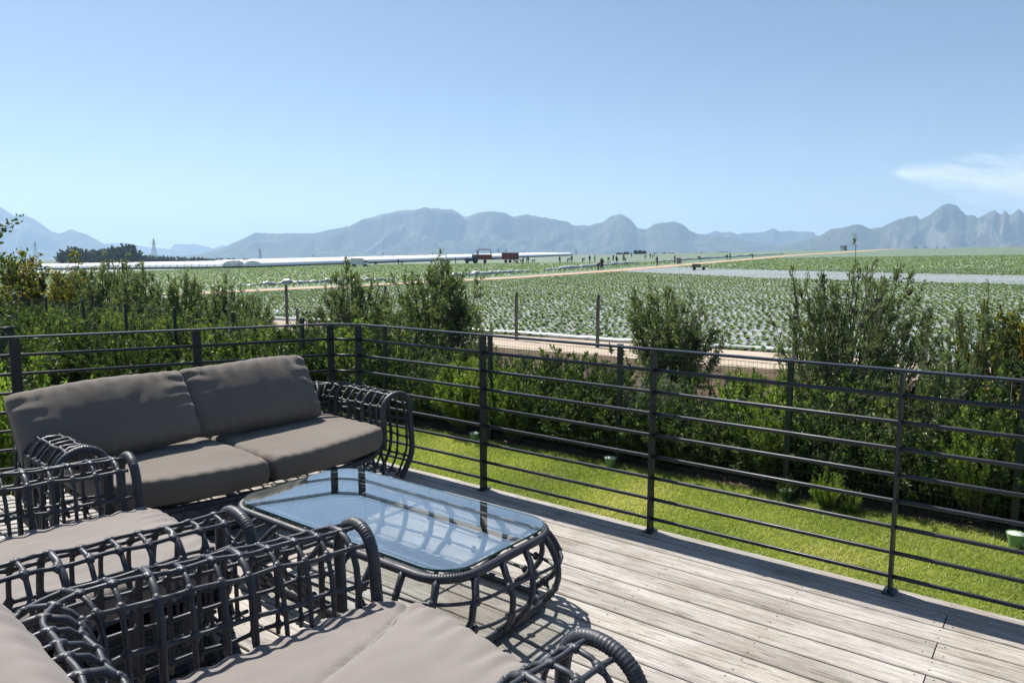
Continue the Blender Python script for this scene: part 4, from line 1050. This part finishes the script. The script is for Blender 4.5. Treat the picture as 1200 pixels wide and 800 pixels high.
# ------------------------------------------------------------ far trees, poles, pylons, hut
def treemesh(seed, H=1.):
    V, F, tn, TV, TF = shrub_data(seed=seed, H=1, Rr=.5, nl=30, nt_=12, nleaf=12, ln=.085, wd=.06, upb=.25, twl=.16, low=.3)
    return V, F, tn, TV, TF
for key, sd in (('ft1', 61), ('ft2', 62)):
    V, F, tn, TV, TF = treemesh(sd); c1 = np_mesh('crown', V, F, M['distant'], None, tn); s1 = np_mesh('trunk', TV, TF, M['bark']); PROTO[key] = (c1.data, s1.data); bpy.data.objects.remove(c1); bpy.data.objects.remove(s1)
def far_tree(px_, basey, topy, D, ws, key, lb, grp=None):
    x, y, _ = atD(px_, D); zt = EYE+(301-topy)/858*D; zb = EYE+(301-basey)/858*D
    e = empty('tree', (x, y, zb), random.uniform(0, 6), lb, 'tree', grp); f, s = PROTO[key]; h = zt-zb
    for nm, d in (('crown', f), ('trunk', s)):
        o = bpy.data.objects.new(nm, d); COL.objects.link(o); o.parent = e; o.scale = (h*ws, h*ws, h)
for i, (x_, t_, w_) in enumerate([(78,293,1.2),(85,289,1.2),(93,291,1.4),(101,292,1.4),(109,291.5,1.3),(118,292,1.3),(126,291,1.3),(134,290,1.3),(140,287,1.3),(147,286,1.3),(154,290,1.3),(160,295,1.2)]):
    far_tree(x_, 310, t_, 620, w_, 'ft1' if i % 2 else 'ft2', 'hazy dark tree in the clump behind the left polytunnel', 'clump of hazy trees at left')
xs_ = list(range(172, 312, 6))
for i, x_ in enumerate(xs_): far_tree(x_, 311, 299.5+.035*(x_-172)+random.uniform(-1, .8), 800, 1.1, 'ft1' if i % 2 else 'ft2', 'low distant tree in the line behind the polytunnel at the foot of the hills', 'low line of distant trees at left')
for i, (x_, t_) in enumerate([(725,295.5),(733,295),(747,292.5),(753,293.5),(768,296),(778,296),(787,295.5),(815,296),(823,295),(828,296),(845,294.8),(852,295),(862,296.5)]): far_tree(x_, 299.5, t_, 560, 1.3 if x_ in (747,) else 1.8, 'ft1' if i % 2 else 'ft2', 'low dark tree on the skyline of the far field below the central mountains', 'low trees on the central skyline')
mb0 = None
def pole(px_, basey, topy, D, lb):
    x, y, _ = atD(px_, D); zt = EYE+(301-topy)/858*D; zb = EYE+(301-basey)/858*D
    e = empty('utility_pole', (x, y, zb), YAW, lb, 'pole', 'utility poles behind the polytunnels'); h = zt-zb
    mb = MB(); mb.tube([(0, 0, 0), (0, 0, h)], .16, 6); mb.build('pole', M['bark'], e)
    mb = MB(); mb.box(-.9, .9, -.06, .06, h-.75, h-.6); mb.build('crossarm', M['bark'], e, smooth=False)
for x_, b_, t_, lb in ((367, 310, 298.5, 'utility pole furthest left on the skyline of the tunnels'), (449, 306, 295.5, 'tallest dark utility pole above the tunnels left of centre'), (507, 303, 295.3, 'utility pole midway between the tall pole and the tractor'), (559, 301, 293, 'utility pole directly above the red tractor'), (584, 299, 291.8, 'first pole of the close pair right of the tractor'), (593, 299, 292.2, 'second pole of the close pair right of the tractor'), (675, 299, 292, 'utility pole at the right end of the tunnels')):
    pole(x_, b_, t_, 430, lb)
def pylon(px_, basey, topy, D, lb):
    x, y, _ = atD(px_, D); zt = EYE+(301-topy)/858*D; zb = EYE+(301-basey)/858*D; h = zt-zb
    e = empty('pylon', (x, y, zb), YAW, lb, 'pylon', 'hazy lattice pylons at left'); mb = MB()
    def wq(z): return .11*h*(1-z/h)**1.1+.012*h
    zs = [h*k/7 for k in range(8)]
    for sx, sy in ((-1,-1),(1,-1),(1,1),(-1,1)): mb.tube([(sx*wq(z), sy*wq(z), z) for z in zs], .28, 4)
    for k in range(7):
        a_, b_ = zs[k], zs[k+1]; c1 = [(-wq(a_), -wq(a_), a_), (wq(a_), -wq(a_), a_), (wq(a_), wq(a_), a_), (-wq(a_), wq(a_), a_)]; c2 = [(-wq(b_), -wq(b_), b_), (wq(b_), -wq(b_), b_), (wq(b_), wq(b_), b_), (-wq(b_), wq(b_), b_)]
        for q in range(4): mb.tube([c1[q], c2[(q+1) % 4]], .2, 4); mb.tube([c1[(q+1) % 4], c2[q]], .2, 4)
    mb.build('mast', M['wire'], e); mb = MB()
    for zz, ww in ((.74*h, .20*h), (.86*h, .16*h)): mb.box(-ww, ww, -.3, .3, zz, zz+.6)
    mb.build('crossarms', M['wire'], e, smooth=False)
pylon(181, 303, 280, 1500, 'tallest hazy lattice pylon against the gap between the mountains')
pylon(305, 305, 291, 1900, 'small hazy pylon in front of the left foot of the main range')
pylon(42, 300, 283, 2000, 'faint pylon in front of the left mountains')
# hut on the skyline at right
x, y, _ = atD(988, 440); g = GZ(x, y)
e = empty('field_hut', (x, y, g), YAW+.5, 'small grey field hut on the skyline beside the clay road', 'hut')
mb = MB(); mb.box(-1.5, 1.5, -1.2, 1.2, 0, 2.7); mb.build('walls', M['filmheap'], e, smooth=False)
mb = MB(); mb.box(-1.7, 1.7, -1.4, 1.4, 2.702, 2.85); mb.build('roof', M['timber'], e, smooth=False)
mb = MB(); mb.box(-.2, .7, -1.24, -1.203, .02, 2.1); mb.build('door', M['bark'], e, smooth=False)

# ------------------------------------------------------------ tractor, trailer, truck
M['red'] = mat('oxide_red_paint', (.20,.045,.03), .5); M['tyre'] = mat('tyre_rubber', (.02,.02,.022), .85)
M['blue'] = mat('dark_blue_paint', (.03,.045,.09), .45); M['white'] = mat('white_vehicle_paint', (.7,.7,.7), .4); M['dglass'] = mat('dark_cab_glass', (.02,.025,.03), .1, .8)
def wheel(mb_, x, y, r, w_): mb_.tube([(x, y-w_/2, r), (x, y+w_/2, r)], r, 16)
def at_ground(px_, py_):
    x, y = gp(px_, py_); return x, y, GZ(x, y)
x, y, g = at_ground(557, 308.8)
e = empty('tractor', (x, y, g), YAW, 'dark blue tractor pulling the red trailer in front of the white tunnels', 'tractor')
mb = MB(); mb.box(-3.0, -.9, -.35, .35, .8, 1.5); mb.box(-2.9, -1., -.3, .3, .6, .8); mb.tube([(-2.1, .2, 1.5), (-2.1, .2, 2.2)], .05, 6); mb.build('bonnet', M['blue'], e, smooth=False)
mb = MB(); mb.box(-.9, .5, -.6, .6, .8, 1.5); mb.box(-1., .6, -.7, .7, 2.5, 2.62)
for sx in (-.85, .45):
    for sy in (-.55, .55): mb.box(sx-.04, sx+.04, sy-.04, sy+.04, 1.5, 2.5)
mb.build('cab', M['blue'], e, smooth=False)
mb = MB(); mb.box(-.8, .4, -.52, .52, 1.5, 2.45); mb.build('cab_glass', M['dglass'], e, smooth=False)
for sy in (-.8, .8):
    mb = MB(); wheel(mb, -2.3, sy, .45, .3); mb.build('wheel', M['tyre'], e, smooth=False); mb = MB(); wheel(mb, 0., sy, .75, .42); mb.build('wheel', M['tyre'], e, smooth=False)
t2 = copy_tree(e); x, y, g = at_ground(289, 313.6); t2.location = (x, y, g); t2['label'] = 'small dull red tractor on the far track at left, in front of the white tunnels'
for ch_ in t2.children:
    if ch_.name.startswith(('bonnet', 'cab')) and not ch_.name.startswith('cab_glass'):
        ch_.data = ch_.data.copy(); ch_.data.materials[0] = M['red']
x, y, g = at_ground(583, 308.0)
e = empty('harvest_trailer', (x, y, g), YAW, 'red harvest trailer with an open canopy frame hitched behind the tractor', 'trailer')
mb = MB(); mb.box(-6.2, 6.2, -1.1, 1.1, .9, 1.15); mb.box(-7.4, -6.2, -.1, .1, .8, .95); mb.build('bed', M['red'], e, smooth=False)
mb = MB()
for x_ in (-5.6, -1.9):
    for y_ in (-1., 1.): mb.tube([(x_, y_, 1.15), (x_, y_, 3.6)], .09, 6)
for y_ in (-1., 1.): mb.tube([(-5.6, y_, 3.6), (-4.9, y_, 3.85), (-2.6, y_, 3.85), (-1.9, y_, 3.6)], .1, 6)
mb.box(-5.5, -2., -1.05, 1.05, 3.72, 3.82); mb.build('canopy', M['red'], e, smooth=False)
for x0_, x1_, z1_ in ((-5.8, -1.6, 2.4), (1.2, 6.1, 2.9)):
    mb = MB(); mb.box(x0_, x1_, -1., 1., 1.16, z1_)
    for q in range(5): xx = x0_+(x1_-x0_)*(q+.5)/5; mb.box(xx-.05, xx+.05, -1.05, -1.003, 1.16, z1_)
    mb.build('crate_stack', M['red'], e, smooth=False)
for x_ in (-3.6, 2.4, 3.6):
    for y_ in (-1., 1.): mb = MB(); wheel(mb, x_, y_, .45, .3); mb.build('wheel', M['tyre'], e, smooth=False)
x, y, g = at_ground(421, 312.8)
e = empty('box_truck', (x, y, g), YAW, 'small white box truck parked beside the tunnels left of centre', 'truck')
mb = MB(); mb.box(-2.0, 1.1, -.9, .9, .6, 2.2); mb.build('cargo_box', M['white'], e, smooth=False)
mb = MB(); mb.box(1.15, 2.2, -.85, .85, .5, 1.7); mb.build('cab', M['white'], e, smooth=False); mb = MB(); mb.box(1.4, 2.22, -.87, .87, 1.15, 1.6); mb.build('windows', M['dglass'], e, smooth=False)
for x_ in (-1.3, 1.6):
    for y_ in (-.8, .8): mb = MB(); wheel(mb, x_, y_, .36, .25); mb.build('wheel', M['tyre'], e, smooth=False)
x, y, g = at_ground(819, 316.6)
e = empty('hand_cart', (x, y, g), .4, 'small grey cart standing on the clay road', 'cart')
mb = MB(); mb.box(-1., 1., -.45, .45, .4, .5); mb.box(-.9, .2, -.4, .4, .5, .85); mb.tube([(1., 0, .45), (1.7, 0, .9)], .03, 6); mb.build('bed', M['timber'], e, smooth=False)
for x_ in (-.6, .6):
    for y_ in (-.45, .45): mb = MB(); wheel(mb, x_, y_, .22, .1); mb.build('wheel', M['tyre'], e, smooth=False)

# ------------------------------------------------------------ field workers
M['skin'] = mat('dark_skin', (.10,.055,.035), .6); CL = [mat('work_clothes_'+n, c, .85) for n, c in (('navy', (.02,.025,.05)), ('black', (.018,.018,.02)), ('grey', (.09,.09,.10)), ('maroon', (.10,.02,.02)), ('pale', (.42,.42,.42)))]
M['hat_pale'] = mat('pale_hat', (.5,.48,.42), .85)
def figure(pose):
    """skin-modifier body, one continuous mesh"""
    J = {}
    if pose == 'stand': hip, ch, nk, hd = (0,0,.92), (.02,0,1.32), (.03,0,1.48), (.05,0,1.62); kn = [(.03,.11,.5), (-.02,-.11,.5)]; ft = [(0,.12,.06), (-.05,-.12,.06)]; el_ = [(.05,.27,1.12), (.08,-.27,1.12)]; hn = [(.18,.25,.9), (.22,-.22,.95)]
    elif pose == 'bend': hip, ch, nk, hd = (-.1,0,.92), (.28,0,1.0), (.42,0,.98), (.56,0,.92); kn = [(-.02,.12,.5), (-.06,-.12,.5)]; ft = [(0,.14,.06), (-.08,-.14,.06)]; el_ = [(.38,.22,.72), (.4,-.22,.72)]; hn = [(.5,.15,.42), (.52,-.12,.40)]
    else: hip, ch, nk, hd = (-.15,0,.42), (.1,0,.78), (.2,0,.90), (.3,0,1.0); kn = [(.25,.15,.5), (.22,-.15,.45)]; ft = [(.05,.16,.06), (.0,-.16,.06)]; el_ = [(.25,.25,.6), (.27,-.25,.6)]; hn = [(.48,.12,.35), (.48,-.12,.33)]
    v = [hip, ch, nk, hd]; r = [.15, .16, .06, .10]; ed = [(0,1),(1,2),(2,3)]; 
    top = tuple(hd[i]+(.03 if i == 2 else .0) for i in range(3)); 
    for s in (0, 1):
        sg = 1 if s == 0 else -1; hj = (hip[0], sg*.1, hip[2]-.05); b = len(v); v += [hj, kn[s], ft[s], (ft[s][0]+.16, ft[s][1], .04)]; r += [.105, .07, .05, .045]; ed += [(0,b),(b,b+1),(b+1,b+2),(b+2,b+3)]
        sh = (ch[0]+.02, sg*.19, ch[2]+.06 if pose != 'bend' else ch[2]-.02); b = len(v); v += [sh, el_[s], hn[s]]; r += [.065, .05, .038]; ed += [(1,b),(b,b+1),(b+1,b+2)]
    me = bpy.data.meshes.new('f'); me.from_pydata(v, ed, []); o = bpy.data.objects.new('f', me); COL.objects.link(o)
    sk = o.modifiers.new('s', 'SKIN'); 
    for i, sv in enumerate(me.skin_vertices[0].data): sv.radius = (r[i], r[i]); sv.use_root = (i == 0)
    ss = o.modifiers.new('b', 'SUBSURF'); ss.levels = 1; ss.render_levels = 1
    dg = bpy.context.evaluated_depsgraph_get(); m2 = bpy.data.meshes.new_from_object(o.evaluated_get(dg)); bpy.data.objects.remove(o)
    m2.materials.clear(); 
    for q in range(3): m2.materials.append(None)
    for p in m2.polygons:
        c_ = p.center; dh = (Vector(c_)-Vector(hd)).length
        hd_ = min((Vector(c_)-Vector(h_)).length for h_ in hn)
        p.material_index = 2 if (dh < .125 or hd_ < .07) else (1 if c_.z < hip[2]-.04 else 0); p.use_smooth = True
    return m2, hd
FIG = {p: figure(p) for p in ('stand', 'bend', 'crouch')}
hatm = MB(); hatm.tube([(0, 0, .03), (0, 0, .035)], .17, 12); hatm.tube([(0, 0, .03), (0, 0, .09), (0, 0, .13)], [.10, .095, .06], 10)
def worker(px_, py_, pose, ci, lb, grp, hat=True, facing=None):
    x, y = gp(px_, py_); e = empty('person', (x, y, GZ(x, y)), facing if facing is not None else random.uniform(0, 6.28), lb, 'person', grp)
    md, hd = FIG[pose]; d = md.copy(); d.materials[0] = CL[ci]; d.materials[1] = CL[1 if ci != 1 else 0]; d.materials[2] = M['skin']
    b = bpy.data.objects.new('body', d); COL.objects.link(b); b.parent = e; b.scale = (1.08,)*3
    if hat:
        h = hatm.build('hat', M['hat_pale'] if random.random() < .25 else CL[1], e); h.location = (hd[0]*1.08, 0, hd[2]*1.08+.03)
        if pose == 'bend': h.rotation_euler = (0, 1.1, 0)
G1 = 'workers around the tractor'; G2 = 'workers spread over the centre of the far green field'; G3 = 'workers beside the clay road'; G4 = 'workers left of the tractor'; G5 = 'people on the right skyline'
for x_, y_, p in ((598,308,'stand'),(602,308,'stand'),(605,308.5,'stand')): worker(x_, y_, p, random.choice([0, 1]), 'dark clothed person standing in the close knot just right of the red trailer', G1)
for x_, y_, p, c in ((606,310,'bend',4),(612,310,'bend',2),(613,309,'stand',4),(617.5,309,'stand',0),(619.5,309,'stand',1),(624,310,'bend',2),(568,311,'crouch',0)): worker(x_, y_, p, c, {'bend':'worker bending over the crop right of the red trailer', 'stand':'worker standing upright among bending ones right of the red trailer', 'crouch':'worker crouching in front of the red trailer'}[p], G1)
for x_, y_, p in ((656,309,'stand'),(665.5,308,'bend'),(670,308,'stand'),(683,308,'bend'),(691,308,'stand'),(697,307.5,'stand'),(705,309,'bend'),(713,307,'bend'),(718.5,306.5,'stand'),(722.5,309,'stand'),(723.5,306.5,'crouch'),(731,305.5,'stand'),(732.5,308,'bend'),(756,303.5,'bend'),(762,303,'stand'),(765,303,'bend'),(740,301.5,'stand')):
    worker(x_, y_, p, random.choice([0, 1, 1, 3]), {'bend':'dark clothed worker bending down in the middle of the far green field', 'stand':'dark clothed worker standing in the middle of the far green field', 'crouch':'dark clothed worker crouching in the middle of the far green field'}[p], G2)
for x_, y_, p, lb in ((705.5,317,'stand','worker standing at the film heap on the clay road'),(701,317,'bend','grey clothed worker bending at the film heap on the clay road'),(770,312,'stand','lone dark worker standing beside the clay road'),(790.5,308.5,'stand','tallest dark figure in the group of three beside the clay road'),(794,309,'bend','bending figure in the group of three beside the clay road'),(796,310,'crouch','crouching figure in the group of three beside the clay road'),(820,306.5,'bend','worker bending right of the group of three beside the road'),(852,304,'bend','left one of two workers close together near the far road'),(855.5,304,'stand','right one of two workers close together near the far road'),(882,303,'bend','lone worker bending furthest right in the far green field')): worker(x_, y_, p, 2 if 'grey' in lb else 1, lb, G3)
for x_, y_, p, lb in ((467,310.5,'stand','worker standing by the white strip left of centre'),(471,311,'bend','worker bending by the white strip left of centre'),(506,309.5,'crouch','worker crouching left of the sprawling bush top'),(519,310,'bend','worker bending between the pole and the tractor'),(534,309,'stand','worker standing just left of the dark blue tractor'),(440,311,'crouch','worker crouching right of the small white truck')): worker(x_, y_, p, random.choice([0, 1]), lb, G4)
for x_, p, lb in ((1042,'stand','dark figure standing alone on the right skyline beside the road'),(1073,'stand','left person of the pair on the right skyline'),(1075.5,'stand','right person of the pair on the right skyline'),(1084,'crouch','small figure working on the right skyline just right of the pair'),(1098,'bend','small figure bending on the right skyline'),(1106,'crouch','figure crouching furthest right on the skyline')):
    x, y, _ = atD(x_, 470); d = 1.
    e = None
    gx = gp(x_, 292.5)
    worker(x_, 291.5 if x_ > 1060 else 292.3, p, 1 if x_ != 1073 else 3, lb, G5)

# ------------------------------------------------------------ render settings
sc.view_settings.view_transform = 'Standard'; sc.view_settings.look = 'None'; sc.view_settings.gamma = 1; sc.view_settings.exposure = 0.90
sc.view_settings.use_curve_mapping = False
sc.cycles.volume_bounces = 1 if hasattr(sc.cycles, 'volume_bounces') else 0
sc.cycles.transparent_max_bounces = 16; sc.cycles.max_bounces = 8
sc.cycles.volume_max_steps = 64
